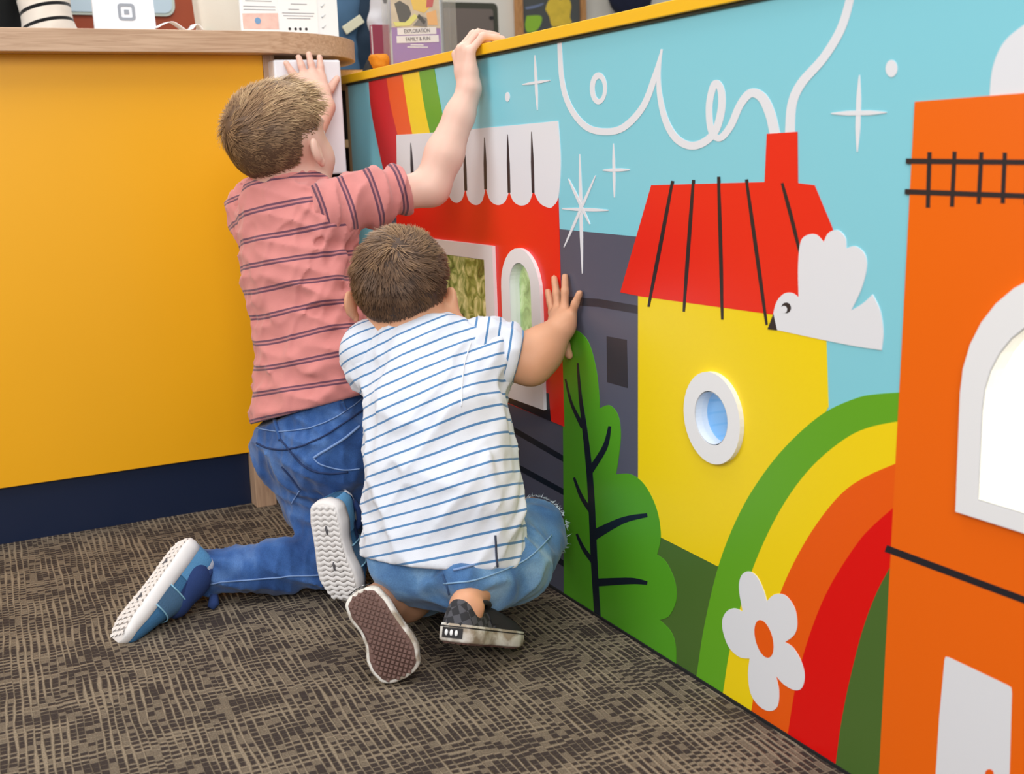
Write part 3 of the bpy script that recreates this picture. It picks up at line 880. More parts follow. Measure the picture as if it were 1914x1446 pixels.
# ------------------------------------------------------------------ cloth materials
def striped_cloth(name, base, stripe, period, width, double=False, bump=0.25, fringe=None):
    m = bpy.data.materials.new(name); m.use_nodes = True
    nt = m.node_tree; N = nt.nodes; Lk = nt.links; b = N['Principled BSDF']
    b.inputs['Roughness'].default_value = 0.9; b.inputs['Specular IOR Level'].default_value = 0.15; b.inputs['Sheen Weight'].default_value = 0.25
    at = N.new('ShaderNodeAttribute'); at.attribute_name = 'stripe'
    def mth(op, a, c=None):
        n = N.new('ShaderNodeMath'); n.operation = op
        for i, v in enumerate((a, c)):
            if v is None: continue
            if isinstance(v, (int, float)): n.inputs[i].default_value = v
            else: Lk.new(v, n.inputs[i])
        return n.outputs[0]
    fr_ = mth('FRACT', mth('DIVIDE', at.outputs['Fac'], period))
    d = mth('ABSOLUTE', mth('SUBTRACT', fr_, 0.5))           # 0 at the stripe centre, in periods
    def below(x, t, sft=0.008):
        n = N.new('ShaderNodeMapRange'); n.inputs['From Min'].default_value = t - sft; n.inputs['From Max'].default_value = t + sft
        n.inputs['To Min'].default_value = 1; n.inputs['To Max'].default_value = 0; Lk.new(x, n.inputs['Value']); return n.outputs['Result']
    hw = width / period / 2
    if double:
        inner = below(d, hw * 0.30)
        outer = below(d, hw)
        fac = mth('SUBTRACT', outer, mth('MULTIPLY', inner, 0.72))
    else:
        fac = below(d, hw)
    tc = N.new('ShaderNodeTexCoord')
    no = N.new('ShaderNodeTexNoise'); no.inputs['Scale'].default_value = 60; no.inputs['Detail'].default_value = 3; Lk.new(tc.outputs['Object'], no.inputs['Vector'])
    c0 = N.new('ShaderNodeMix'); c0.data_type = 'RGBA'
    c0.inputs[6].default_value = tuple(v * 0.94 for v in lin(base)) + (1,); c0.inputs[7].default_value = tuple(min(1, v * 1.05) for v in lin(base)) + (1,)
    Lk.new(no.outputs['Fac'], c0.inputs[0])
    mx = N.new('ShaderNodeMix'); mx.data_type = 'RGBA'; Lk.new(fac, mx.inputs[0]); Lk.new(c0.outputs[2], mx.inputs[6]); mx.inputs[7].default_value = (*lin(stripe), 1)
    Lk.new(mx.outputs[2], b.inputs['Base Color'])
    fn = N.new('ShaderNodeTexNoise'); fn.inputs['Scale'].default_value = 900; Lk.new(tc.outputs['Object'], fn.inputs['Vector'])
    bp = N.new('ShaderNodeBump'); bp.inputs['Strength'].default_value = bump; bp.inputs['Distance'].default_value = 0.001
    Lk.new(fn.outputs['Fac'], bp.inputs['Height']); Lk.new(crease_bump(nt, tc, 0.9, 13, 0.010).outputs['Normal'], bp.inputs['Normal']); Lk.new(bp.outputs['Normal'], b.inputs['Normal'])
    return m
def crease_bump(nt, tc, strength, scale, dist):
    N = nt.nodes; Lk = nt.links
    mp = N.new('ShaderNodeMapping'); mp.inputs['Rotation'].default_value = (0.5, 0.4, 0.3); mp.inputs['Scale'].default_value = (1.0, 1.0, 0.45)
    Lk.new(tc.outputs['Object'], mp.inputs['Vector'])
    n = N.new('ShaderNodeTexNoise'); n.noise_type = 'RIDGED_MULTIFRACTAL' if hasattr(n, 'noise_type') else 'FBM'
    n.inputs['Scale'].default_value = scale; n.inputs['Detail'].default_value = 2.0; n.inputs['Distortion'].default_value = 0.8
    Lk.new(mp.outputs['Vector'], n.inputs['Vector'])
    b = N.new('ShaderNodeBump'); b.inputs['Strength'].default_value = strength; b.inputs['Distance'].default_value = dist
    Lk.new(n.outputs['Fac'], b.inputs['Height'])
    return b
def denim(name, base, worn, dark):
    m = bpy.data.materials.new(name); m.use_nodes = True
    nt = m.node_tree; N = nt.nodes; Lk = nt.links; b = N['Principled BSDF']
    b.inputs['Roughness'].default_value = 0.88; b.inputs['Specular IOR Level'].default_value = 0.15; b.inputs['Sheen Weight'].default_value = 0.2
    tc = N.new('ShaderNodeTexCoord')
    n1 = N.new('ShaderNodeTexNoise'); n1.inputs['Scale'].default_value = 14; n1.inputs['Detail'].default_value = 5; n1.inputs['Distortion'].default_value = 0.6; Lk.new(tc.outputs['Object'], n1.inputs['Vector'])
    cr = N.new('ShaderNodeValToRGB'); e = cr.color_ramp.elements
    e[0].position = 0.3; e[0].color = (*lin(dark), 1); e[1].position = 0.72; e[1].color = (*lin(worn), 1)
    k = e.new(0.5); k.color = (*lin(base), 1)
    Lk.new(n1.outputs['Fac'], cr.inputs[0])
    n2 = N.new('ShaderNodeTexNoise'); n2.inputs['Scale'].default_value = 700; n2.inputs['Detail'].default_value = 2; Lk.new(tc.outputs['Object'], n2.inputs['Vector'])
    mx = N.new('ShaderNodeMix'); mx.data_type = 'RGBA'; mx.blend_type = 'OVERLAY'; mx.inputs[0].default_value = 0.45
    Lk.new(cr.outputs[0], mx.inputs[6]); Lk.new(n2.outputs['Color'], mx.inputs[7])
    hs = N.new('ShaderNodeRGBToBW'); Lk.new(n2.outputs['Color'], hs.inputs[0]); Lk.new(hs.outputs[0], mx.inputs[7])
    Lk.new(mx.outputs[2], b.inputs['Base Color'])
    bp = N.new('ShaderNodeBump'); bp.inputs['Strength'].default_value = 0.35; bp.inputs['Distance'].default_value = 0.001
    Lk.new(n2.outputs['Fac'], bp.inputs['Height']); Lk.new(crease_bump(nt, tc, 0.9, 16, 0.009).outputs['Normal'], bp.inputs['Normal']); Lk.new(bp.outputs['Normal'], b.inputs['Normal'])
    return m
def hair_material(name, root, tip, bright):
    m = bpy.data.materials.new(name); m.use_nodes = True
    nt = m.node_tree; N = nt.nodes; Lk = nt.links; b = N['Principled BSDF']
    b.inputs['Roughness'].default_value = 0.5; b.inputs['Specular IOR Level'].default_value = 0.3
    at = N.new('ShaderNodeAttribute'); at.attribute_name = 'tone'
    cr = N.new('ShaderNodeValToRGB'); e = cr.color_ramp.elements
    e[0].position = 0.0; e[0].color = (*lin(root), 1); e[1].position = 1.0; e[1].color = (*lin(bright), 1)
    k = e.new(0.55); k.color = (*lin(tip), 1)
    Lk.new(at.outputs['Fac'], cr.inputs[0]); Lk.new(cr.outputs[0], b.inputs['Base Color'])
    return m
def hair(parent, w, A, sc, material, whorl, region, length, lift, count, seed, tonefn, swirl=0.9, width=0.0010, C=None):
    """a thin cap of hair over the skull plus thousands of short strands flowing out of the whorl"""
    rs = np.random.RandomState(seed)
    R = V3(0.088, 0.0745, 0.080); c0 = V3(-0.008, 0, 0.018)
    h = empty_child('hair', parent)
    # cap
    nu, nv = 72, 48
    verts, faces, tone = [], [], []
    gid = {}
    wl = unit(whorl)
    for j in range(nv + 1):
        th = math.pi * j / nv
        for i in range(nu):
            ph = 2 * math.pi * i / nu
            d = V3(math.sin(th) * math.cos(ph), math.sin(th) * math.sin(ph), math.cos(th))
            m_ = region(d)
            if m_ <= 0.0: continue
            t = -0.0015 + 0.002 * min(1, m_ * 6) + length(d) * 0.24 * min(1, max(0, m_) * 3)
            t *= 1 + 0.25 * math.sin(9 * d[1] + 14 * d[2] + 4 * math.sin(7 * d[0]))
            p = c0 + d * (1 / np.sqrt(((d / R) ** 2).sum())) + d * t
            gid[(j, i)] = len(verts); verts.append(w(*p)); tone.append(max(0, tonefn(d) * 0.22))
    for j in range(nv):
        for i in range(nu):
            k = [(j, i), (j + 1, i), (j + 1, (i + 1) % nu), (j, (i + 1) % nu)]
            if all(x in gid for x in k) and region_ok(k, nv, nu, region):
                faces.append([gid[x] for x in k])
    cap_ = mesh_obj('hair_cap', verts, faces, material, h, True)
    cap_.data.attributes.new('tone', 'FLOAT', 'POINT').data.foreach_set('value', np.array(tone, np.float32))
    # strands
    V, F, T = [], [], []
    cand = rs.randn(count * 6, 3); cand /= np.linalg.norm(cand, axis=1)[:, None]
    mm = np.array([region(d) for d in cand])
    keep = (mm > -0.05) & ((mm + 0.05) > rs.rand(len(cand)) * 0.32)
    cand = cand[keep][:count]; mm = mm[keep][:count]
    roots = c0 + cand / np.sqrt(((cand / R) ** 2).sum(1))[:, None]
    CL = snoise(roots, 55, seed); CL2 = snoise(roots, 40, seed + 7)
    for d, m_, p, cl, cl2 in zip(cand, mm, roots, CL, CL2):
        Lh = length(d) * (0.75 + 0.5 * rs.rand()) * (0.45 + 0.55 * min(1, max(0, m_) / 0.3))
        n = unit(d / R ** 2 * 0.006)
        g = -(wl - np.dot(wl, n) * n); g = g / (np.linalg.norm(g) + 1e-6)
        side = np.cross(n, g)
        sw = 0.35 * cl + swirl * math.exp(-np.arccos(np.clip(np.dot(d, wl), -1, 1)) * 1.3)
        fl = unit(g * math.cos(sw) + side * math.sin(sw) + (0.10 + 0.9 * math.exp(-(np.arccos(np.clip(np.dot(d, wl), -1, 1)) / 0.16) ** 2)) * rs.randn(3))
        fl = unit(fl - np.dot(fl, n) * n)
        bi = np.cross(n, fl)
        lf = lift(d) * (1 + 0.5 * cl2)
        tn = tonefn(d) + 0.09 * rs.randn() + 0.13 * cl2
        s0 = len(V); pos = p + d * Lh * 0.16; dirv = unit(fl + n * lf)
        seg = 3
        for k in range(seg + 1):
            wd = width * (1 - 0.75 * k / seg) / sc
            V.append(w(*(pos - bi * wd))); V.append(w(*(pos + bi * wd)))
            tt = float(min(1, max(0, tn + 0.10 * (k / seg - 0.3)))); T += [tt, tt]
            pos = pos + dirv * Lh / seg
            dirv = unit(dirv - n * (0.22 * max(lf, 0.2)) + 0.04 * rs.randn(3))
        for k in range(seg):
            a = s0 + 2 * k; F.append((a, a + 1, a + 3, a + 2))
    st = mesh_obj('hair_strands', V, F, material, h, True)
    st['kind'] = 'stuff'
    st.data.attributes.new('tone', 'FLOAT', 'POINT').data.foreach_set('value', np.array(T, np.float32))
    return h
def region_ok(k, nv, nu, region):
    j = sum(x[0] for x in k) / 4; i = k[0][1] + 0.5
    th = math.pi * j / nv; ph = 2 * math.pi * i / nu
    return region(V3(math.sin(th) * math.cos(ph), math.sin(th) * math.sin(ph), math.cos(th))) > 0.03
def empty_child(name, parent):
    o = bpy.data.objects.new(name, None); o.empty_display_size = 0.02; COL.objects.link(o); o.parent = parent; return o

# ------------------------------------------------------------------ shoes, built lying on their sole and then set on the foot
def shoe(parent, heel, toe, upv, L, wide, mats, kind, side):
    t = unit(np.asarray(toe, float) - np.asarray(heel, float)); u = np.asarray(upv, float); u = unit(u - np.dot(u, t) * t); l = np.cross(u, t)
    H = np.asarray(heel, float)
    def W(x, y, z): return H + x * t + y * side * l + z * u
    sh = empty_child('shoe', parent)
    # outline of the sole: half widths to the inner (+) and outer (-) side along the length
    xs = np.array([0, 0.03, 0.10, 0.22, 0.38, 0.52, 0.66, 0.78, 0.88, 0.95, 0.985, 1.0])
    wi = np.array([0.0, 0.42, 0.72, 0.80, 0.68, 0.74, 0.98, 1.03, 0.92, 0.62, 0.34, 0.0]) * wide / 2
    wo = np.array([0.0, 0.42, 0.72, 0.84, 0.86, 0.92, 1.00, 0.98, 0.80, 0.52, 0.28, 0.0]) * wide / 2
    xx = np.concatenate([np.linspace(0, 0.1, 9)[:-1], np.linspace(0.1, 0.88, 22)[:-1], np.linspace(0.88, 1, 11)])
    fi = lambda x: np.interp(x, xs, wi) if not (x < 0.1 or x > 0.88) else (wi[2] * math.sqrt(max(0, 1 - ((0.1 - x) / 0.1) ** 2)) if x < 0.1 else wi[8] * math.sqrt(max(0, 1 - ((x - 0.88) / 0.12) ** 2)))
    fo = lambda x: np.interp(x, xs, wo) if not (x < 0.1 or x > 0.88) else (wo[2] * math.sqrt(max(0, 1 - ((0.1 - x) / 0.1) ** 2)) if x < 0.1 else wo[8] * math.sqrt(max(0, 1 - ((x - 0.88) / 0.12) ** 2)))
    outl = [(x * L, fi(x)) for x in xx] + [(x * L, -fo(x)) for x in xx[::-1][1:-1]]
    outl = [np.array(p) for p in outl]
    cen = np.array((L * 0.5, 0.0))
    def ringed(name, levels, material, par, capb=True, capt=True):
        """levels: list of (z function of x, inset)"""
        n = len(outl); verts = []; faces = []
        for zf, ins in levels:
            for i, p in enumerate(outl):
                a, b = outl[i - 1], outl[(i + 1) % n]
                tg = b - a; nn = np.array((tg[1], -tg[0])); nn = nn / (np.linalg.norm(nn) + 1e-9)
                q = p + nn * ins * -1.0 if np.dot(nn, p - cen) > 0 else p + nn * ins
                verts.append(W(q[0], q[1], zf(p[0] / L)))
        for k in range(len(levels) - 1):
            for i in range(n):
                j = (i + 1) % n
                faces.append((k * n + i, k * n + j, (k + 1) * n + j, (k + 1) * n + i))
        if capb:
            tr_ = geometry.tessellate_polygon([[Vector((p[0], p[1], 0)) for p in outl]])
            faces += [tuple(reversed(x)) for x in tr_]
        if capt:
            tr_ = geometry.tessellate_polygon([[Vector((p[0], p[1], 0)) for p in outl]])
            faces += [tuple(i + (len(levels) - 1) * n for i in x) for x in tr_]
        bm = bmesh.new(); vv = [bm.verts.new(tuple(v)) for v in verts]
        for f in faces:
            try: bm.faces.new([vv[i] for i in f])
            except ValueError: pass
        return bm_obj(name, bm, material, par, True)
    if kind == 'sneaker':
        rock = lambda x: 0.010 * max(0, (x - 0.75) / 0.25) ** 2 + 0.003 * max(0, (0.1 - x) / 0.1)
        top_z = lambda x: 0.026 - 0.006 * x + 0.004 * max(0, (x - 0.9) / 0.1)
        so = ringed('sole', [(lambda x: rock(x), 0.004), (lambda x: rock(x) + 0.004, 0.0), (lambda x: top_z(x) * 0.6, -0.001), (lambda x: top_z(x), 0.001), (lambda x: top_z(x) + 0.001, 0.004)], mats['sole'], sh)
        # wavy tread ridges across the sole
        V, F = [], []
        for x in np.linspace(0.06, 0.94, 19):
            s0 = len(V); m_ = 14
            for k in range(m_):
                y = -fo(x) * 0.86 + (fo(x) + fi(x)) * 0.86 * k / (m_ - 1)
                xo = x * L + 0.0022 * math.sin(k * 1.7)
                for dx, dz in ((-0.0034, 0.0010), (0, -0.0012), (0.0034, 0.0010)):
                    V.append(W(xo + dx, y, rock(x) + dz))
            for k in range(m_ - 1):
                a = s0 + 3 * k
                F += [(a, a + 3, a + 4, a + 1), (a + 1, a + 4, a + 5, a + 2)]
        mesh_obj('tread', V, F, mats['sole'], so, True)['kind'] = 'stuff'
        for cx2 in (0.27, 0.62):
            bm = bmesh.new(); bmesh.ops.create_uvsphere(bm, u_segments=10, v_segments=6, radius=1)
            for v in bm.verts:
                v.co = Vector(W(cx2 * L + v.co.x * 0.008, v.co.y * 0.0025, rock(cx2) - 0.0006 + v.co.z * 0.0018))
            bm_obj('sole_mark', bm, mats['dark'], so, True)
    else:
        rock = lambda x: 0.006 * max(0, (x - 0.8) / 0.2) ** 2
        top_z = lambda x: 0.024 - 0.002 * x
        so = ringed('sole', [(lambda x: rock(x), 0.0025), (lambda x: rock(x) + 0.002, 0.0), (lambda x: top_z(x) * 0.75, -0.0005), (lambda x: top_z(x), 0.0008)], mats['fox'], sh)
        ringed('outsole', [(lambda x: rock(x) - 0.0012, 0.0048), (lambda x: rock(x) + 0.0008, 0.0042)], mats['outsole'], so)
        ringed('sole_line', [(lambda x: top_z(x) * 0.80, -0.0011), (lambda x: top_z(x) * 0.87, -0.0011)], mats['dark'], so, False, False)
        V, F = [], []
        st = 0.0088
        for a in range(int(L / st) + 1):
            for b_ in range(-8, 9):
                x = (a + 0.5 * (b_ % 2)) * st + 0.006; y = b_ * st * 0.5
                if x / L > 0.96 or x / L < 0.03: continue
                if y > fi(x / L) - 0.008 or y < -fo(x / L) + 0.008: continue
                s0 = len(V); r_ = st * 0.40
                for k in range(4):
                    V.append(W(x + r_ * math.cos(k * math.pi / 2), y + r_ * math.sin(k * math.pi / 2), rock(x / L) - 0.001))
                for k in range(4):
                    V.append(W(x + r_ * 0.6 * math.cos(k * math.pi / 2), y + r_ * 0.6 * math.sin(k * math.pi / 2), rock(x / L) - 0.0024))
                F += [(s0, s0 + 1, s0 + 5, s0 + 4), (s0 + 1, s0 + 2, s0 + 6, s0 + 5), (s0 + 2, s0 + 3, s0 + 7, s0 + 6), (s0 + 3, s0, s0 + 4, s0 + 7), (s0 + 4, s0 + 5, s0 + 6, s0 + 7)]
        mesh_obj('tread', V, F, mats['outsole'], so)['kind'] = 'stuff'
    # upper: arched sections from heel to toe, in bands of different material
    hx = np.array([0, 0.04, 0.10, 0.20, 0.33, 0.45, 0.55, 0.68, 0.80, 0.90, 0.96, 1.0])
    hz = (np.array([0.052, 0.058, 0.060, 0.056, 0.054, 0.058, 0.054, 0.044, 0.037, 0.031, 0.026, 0.021]) if kind == 'sneaker'
          else np.array([0.050, 0.056, 0.057, 0.050, 0.046, 0.050, 0.050, 0.043, 0.037, 0.031, 0.026, 0.021]))
    if kind == 'sneaker': hz = hz + 0.006
    def section(x, n=18, lo_in=0.0015, grow=0.0):
        hh = np.interp(x, hx, hz) + grow; a, b_ = fi(x) - lo_in + grow, -fo(x) + lo_in - grow
        z0 = top_z(x) - 0.004
        pts = []
        for k in range(n + 1):
            an = math.pi * k / n
            e = 0.72
            cx3 = math.copysign(abs(math.cos(an)) ** e, math.cos(an)); sz = abs(math.sin(an)) ** e
            y = (a + b_) / 2 + (a - b_) / 2 * cx3
            nar = 1 - 0.22 * sz * (1.0 if x < 0.5 else 0.5)
            pts.append(W(x * L, y * nar, z0 + (hh - z0) * sz))
        return pts
    def bandup(name, x0, x1, m_, par, grow=0.0, a0=0.0, a1=1.0, steps=None):
        xs_ = np.linspace(max(x0, 0.012), min(x1, 0.992), steps or max(4, int((x1 - x0) * 26)))
        n = 18; k0, k1 = int(round(a0 * n)), int(round(a1 * n)); V, F = [], []
        for x in xs_: V += section(x, n, 0.0015, grow)[k0:k1 + 1]
        c = k1 - k0 + 1
        for i in range(len(xs_) - 1):
            for k in range(c - 1):
                F.append((i * c + k, (i + 1) * c + k, (i + 1) * c + k + 1, i * c + k + 1))
        if x0 <= 0.012: F.append(tuple(range(c)))
        if x1 >= 0.99: F.append(tuple(reversed(range((len(xs_) - 1) * c, len(xs_) * c))))
        return mesh_obj(name, V, F, m_, par, True)
    return sh, W, bandup, section, top_z, L
# ------------------------------------------------------------------ older boy, kneeling, in a pink striped shirt
STR1 = striped_cloth('pink_striped_jersey', (208, 133, 128), (104, 68, 86), 0.0415, 0.0088, True)
DEN1 = denim('blue_denim', (56, 92, 150), (92, 128, 182), (34, 62, 112))
DEN2 = denim('light_blue_denim', (94, 136, 182), (140, 176, 208), (62, 100, 150))
STITCH = mat('pale_stitching', (122, 150, 196), 0.9)
SEAMD = mat('dark_seam', (30, 50, 92), 0.9)

boy1 = empty('person', (-0.33, 1.85, 0))
tag(boy1, 'fair-haired boy in a pink striped shirt and jeans kneeling, arms reaching up', 'person', 'boys looking into the mural windows')
F1 = unit((0.92, 0.39, 0.0)); L1 = unit((-0.39, 0.92, 0.0))
T0, T1, T2, T3 = at_y(592, 775, 1.865), at_y(596, 655, 1.88), at_y(566, 520, 1.905), at_y(548, 430, 1.925)
SC1 = at_y(552, 392, 1.935)
SL1, SR1 = SC1 + 0.092 * L1, SC1 - 0.096 * L1 + V3(0, 0, 0.004)
NB1 = at_y(532, 350, 1.925)
HC1 = at_y(523, 268, 1.925)
ER1 = at_y(806, 350, 1.815)
WR1 = on_wall(877, 170, -0.028)
EL1 = at_y(535, 318, 2.13)
WL1 = at_y(606, 203, 2.285)
PV1 = at_y(603, 826, 1.862)
HL1, HR1 = PV1 + 0.052 * L1, PV1 - 0.052 * L1
KL1 = on_floor(622, 1062, 0.050) + V3(0.016, 0.035, 0)
AL1 = on_floor(388, 1070, 0.046)
KR1 = V3(-0.10, 1.90, 0.055)

b = Solid()
w1, A1 = head_solid(b, HC1, (0.80, 0.50, 0.30), (-0.28, -0.08, 0.95), 0.94)
b.limb(w1(-0.015, 0, -0.055), NB1 + V3(0.012, 0.008, 0), 0.037, 0.041, 0.02)
b.limb(NB1 + V3(0, 0, -0.008), SC1 + V3(0, 0, -0.02), 0.044, 0.05, 0.03)
b.chain([SC1, T2, T1, PV1], [0.075, 0.085, 0.085, 0.085], 0.03, (F1, 1.3))
b.limb(SL1, SR1, 0.034, 0.034, 0.03)
b.chain([SR1, SR1 + (ER1 - SR1) * 0.55, ER1], [0.030, 0.028, 0.0295], 0.012)
b.chain([ER1, ER1 + (WR1 - ER1) * 0.35, ER1 + (WR1 - ER1) * 0.75, WR1], [0.0305, 0.031, 0.024, 0.0205], 0.012)
b.chain([SL1, SL1 + (EL1 - SL1) * 0.5, EL1], [0.040, 0.034, 0.031], 0.012)
b.chain([EL1, EL1 + (WL1 - EL1) * 0.35, WL1], [0.031, 0.032, 0.0215], 0.012)
# right hand hooked over the yellow cap
kn = [V3(-0.030, 1.838, 0.867), V3(-0.030, 1.821, 0.874), V3(-0.029, 1.804, 0.874), V3(-0.028, 1.788, 0.867)]
fg = [[k + V3(0.022, -0.004, 0.024), k + V3(0.042, -0.008, 0.021), k + V3(0.054, -0.011, 0.019)] for k in kn]
fg = [[V3(p[0], p[1], max(p[2], 0.8865 if p[0] > -0.012 else 0)) for p in ff] for ff in fg]
hand_from(b, WR1, kn, fg, [WR1 + V3(0.004, 0.004, 0.03), V3(-0.018, 1.826, 0.838), V3(-0.014, 1.834, 0.850)], 0.0066, wr=0.021)
# left hand flat on the white box
HY = 2.327
P_ = lambda x, y, d=0.0: at_y(x, y, HY - d)
hand_from(b, WL1, [P_(601, 143, .006), P_(586, 138, .007), P_(570, 141, .006), P_(556, 149, .005)],
          [[P_(599, 124, .004), P_(597, 107)], [P_(581, 119, .004), P_(577, 101)], [P_(563, 122, .004), P_(558, 107)], [P_(545, 134, .003), P_(535, 118)]],
          [P_(604, 182, .016), P_(617, 166, .006), P_(630, 147, .0)], 0.0075, wr=0.021)
# legs inside the jeans, ankle and foot root
b.limb(HL1, KL1, 0.045, 0.034, 0.02); b.limb(KL1, AL1, 0.032, 0.024, 0.015)
solid_obj('body', b, 0.003, SKIN1, boy1, smooth=1)
face_parts(boy1, w1, A1, 0.93, mat('fair_eyebrow', (150, 112, 76), 0.8))

# hair: short back and sides, longer on top with a quiff
HAIR1 = hair_material('fair_hair', (80, 58, 44), (154, 120, 88), (224, 192, 146))
def reg1(d):
    f, l, u = d
    side = u + 0.42 + (0.62 * f if f > -0.2 else -0.1 - 0.0 * f) - (0.10 if abs(l) > 0.7 and -0.5 < f < 0.25 else 0)
    lim = -0.74 + 0.75 * max(0, f + 0.35) + (0.75 * max(0, f - 0.35))
    if abs(l) > 0.62 and abs(f) < 0.32: lim = max(lim, -0.12)
    return u - lim
def len1(d):
    f, l, u = d
    top_ = 1 / (1 + math.exp(-(u - 0.25) * 7))
    return 0.009 + 0.022 * top_ + 0.022 * top_ * max(0, f)
def lift1(d):
    f, l, u = d
    return 0.14 + (2.6 * max(0, f - 0.28) if u > 0.25 else 0)
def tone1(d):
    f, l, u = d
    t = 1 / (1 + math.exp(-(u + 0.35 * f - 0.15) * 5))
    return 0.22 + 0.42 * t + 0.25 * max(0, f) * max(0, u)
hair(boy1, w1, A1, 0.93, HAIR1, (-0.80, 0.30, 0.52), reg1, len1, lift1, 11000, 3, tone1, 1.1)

# shirt
s = Solid()
s.chain([T0 + (T0 - T1) * 0.25, T0, T1, T2, T3], [0.118, 0.117, 0.114, 0.107, 0.103], 0.03, (F1, 1.28))
s.limb(SL1 + V3(0, 0, -0.012), SR1 + V3(0, 0, -0.012), 0.050, 0.050, 0.035)
s.limb(NB1 + V3(0, 0, -0.020), SC1 + V3(0, 0, -0.03), 0.058, 0.075, 0.035)
s.limb(SL1, SL1 + (EL1 - SL1) * 0.2, 0.052, 0.05, 0.03)
UP1 = unit(T2 - T0)
s.cut(at_y(540, 774, 1.80), -unit(UP1 - 0.17 * V3(0.894, -0.449, 0)), 0.004)
nb_up = unit(w1(0, 0, 0) - NB1)
s.limb(NB1 - nb_up * 0.01, NB1 + nb_up * 0.08, 0.0485, 0.055, 0.004, None, 'sub')
fl1 = [(at_y(472, 545, 1.80), at_y(505, 640, 1.785), 0.008, 0.007), (at_y(505, 640, 1.785), at_y(548, 708, 1.775), 0.008, 0.009), (at_y(548, 708, 1.775), at_y(690, 655, 1.775), 0.009, 0.007),
       (at_y(520, 575, 1.80), at_y(690, 545, 1.78), 0.009, 0.006), (at_y(600, 610, 1.785), at_y(700, 565, 1.79), 0.009, 0.007), (at_y(610, 700, 1.775), at_y(705, 640, 1.79), 0.008, 0.010), (at_y(640, 720, 1.775), at_y(712, 668, 1.79), 0.007, -0.008),
       (at_y(446, 372, 1.95), at_y(500, 415, 1.87), 0.008, 0.007), (at_y(500, 415, 1.87), at_y(560, 400, 1.86), 0.008, 0.006), (at_y(560, 400, 1.86), at_y(620, 360, 1.86), 0.009, 0.006), (at_y(470, 350, 1.95), at_y(520, 385, 1.87), 0.008, -0.006),
       (at_y(655, 455, 1.80), at_y(610, 560, 1.79), 0.010, 0.008), (at_y(668, 500, 1.80), at_y(640, 600, 1.785), 0.008, 0.007), (at_y(540, 500, 1.80), at_y(600, 560, 1.79), 0.010, 0.004), (at_y(490, 690, 1.78), at_y(560, 745, 1.765), 0.009, 0.006), (at_y(580, 745, 1.76), at_y(680, 715, 1.77), 0.009, 0.005)]
def warp1(P):
    o = 0.0022 * snoise(P * V3(1, 1, 2.2), 7, 1) - 0.0034 * crease(P, (0.8, -0.4, -0.45), 15, 5) - 0.0022 * crease(P, (0.6, -0.3, 0.7), 26, 6)
    for a, b2, w_, h_ in fl1: o += fold(P, a, b2, w_, h_ * 1.3)
    return o
def st1(P):
    c = (P - T0) @ unit(T3 - T0)
    rel = P - T1
    return c + 0.045 * (rel @ unit((0.894, -0.449, 0))) * -0.6 + 0.0050 * snoise(P, 5, 9) + 0.012
shirt1, sv1, sq1 = solid_obj('shirt', s, 0.0032, STR1, boy1, warp1, 2, {'stripe': st1})
SE1 = at_y(760, 352, 1.825)
s = Solid()
SI1 = SR1 + (SC1 - SR1) * 0.35 + V3(0, 0, -0.012)
s.chain([SI1, SR1 + V3(0, 0, -0.006), SR1 + (SE1 - SR1) * 0.5, SE1 + (SE1 - SR1) * 0.1], [0.045, 0.0485, 0.0445, 0.040], 0.02)
s.cut(SE1, SE1 - SR1, 0.003)
sd1 = unit(SE1 - SR1)
def warps(P):
    return 0.0030 * np.sin((P - SR1) @ sd1 * 150 + 4 * snoise(P, 6, 2)) - 0.0030 * crease(P, (0.2, -0.1, 1.0), 20, 3)
def st1s(P):
    return (P - SR1) @ sd1 * 0.93 + 0.002 * snoise(P, 9, 4) + 0.043
solid_obj('sleeve', s, 0.003, STR1, shirt1, warps, 2, {'stripe': st1s})
SE1L = SL1 + (EL1 - SL1) * 0.62
s = Solid()
s.chain([SL1 + (SC1 - SL1) * 0.3, SL1, SE1L], [0.052, 0.050, 0.042], 0.02); s.cut(SE1L, SE1L - SL1, 0.003)
solid_obj('sleeve', s, 0.004, STR1, shirt1, warps, 2, {'stripe': st1})
# ribbed neck band
nbp = []
ax_a = unit(np.cross(nb_up, (0, 1, 0))); ax_b = np.cross(nb_up, ax_a)
for i in range(25):
    a = 2 * math.pi * i / 24
    nbp.append(NB1 + nb_up * 0.020 + 0.0500 * (ax_a * math.cos(a) + ax_b * math.sin(a)))
tube('neck_band', nbp, 0.0055, mat('pink_rib', (220, 138, 132), 0.9), shirt1, 8)

# jeans
s = Solid()
WC1 = at_y(594, 770, 1.865)
s.chain([WC1 + V3(0, 0, 0.08), WC1, PV1], [0.096, 0.097, 0.097], 0.03, (F1, 1.22))
s.limb(PV1 + 0.045 * L1 - 0.030 * F1 + V3(0, 0, -0.012), PV1 - 0.045 * L1 - 0.030 * F1 + V3(0, 0, -0.012), 0.068, 0.072, 0.04)
s.chain([HL1 + V3(0.012, 0, -0.01), HL1 + (KL1 - HL1) * 0.55 + V3(0.010, 0.02, 0), KL1 + V3(0.0, 0, 0.002)], [0.076, 0.058, 0.048], 0.03)
s.chain([KL1, KL1 + (AL1 - KL1) * 0.45, AL1 + (AL1 - KL1) * 0.14], [0.048, 0.043, 0.037], 0.02)
AR1 = V3(-0.245, 1.835, 0.125)
s.chain([HR1 + V3(0, 0, -0.01), HR1 + (KR1 - HR1) * 0.55, KR1], [0.076, 0.058, 0.048], 0.03)
s.chain([KR1, KR1 + (AR1 - KR1) * 0.45, AR1], [0.046, 0.042, 0.034], 0.02)
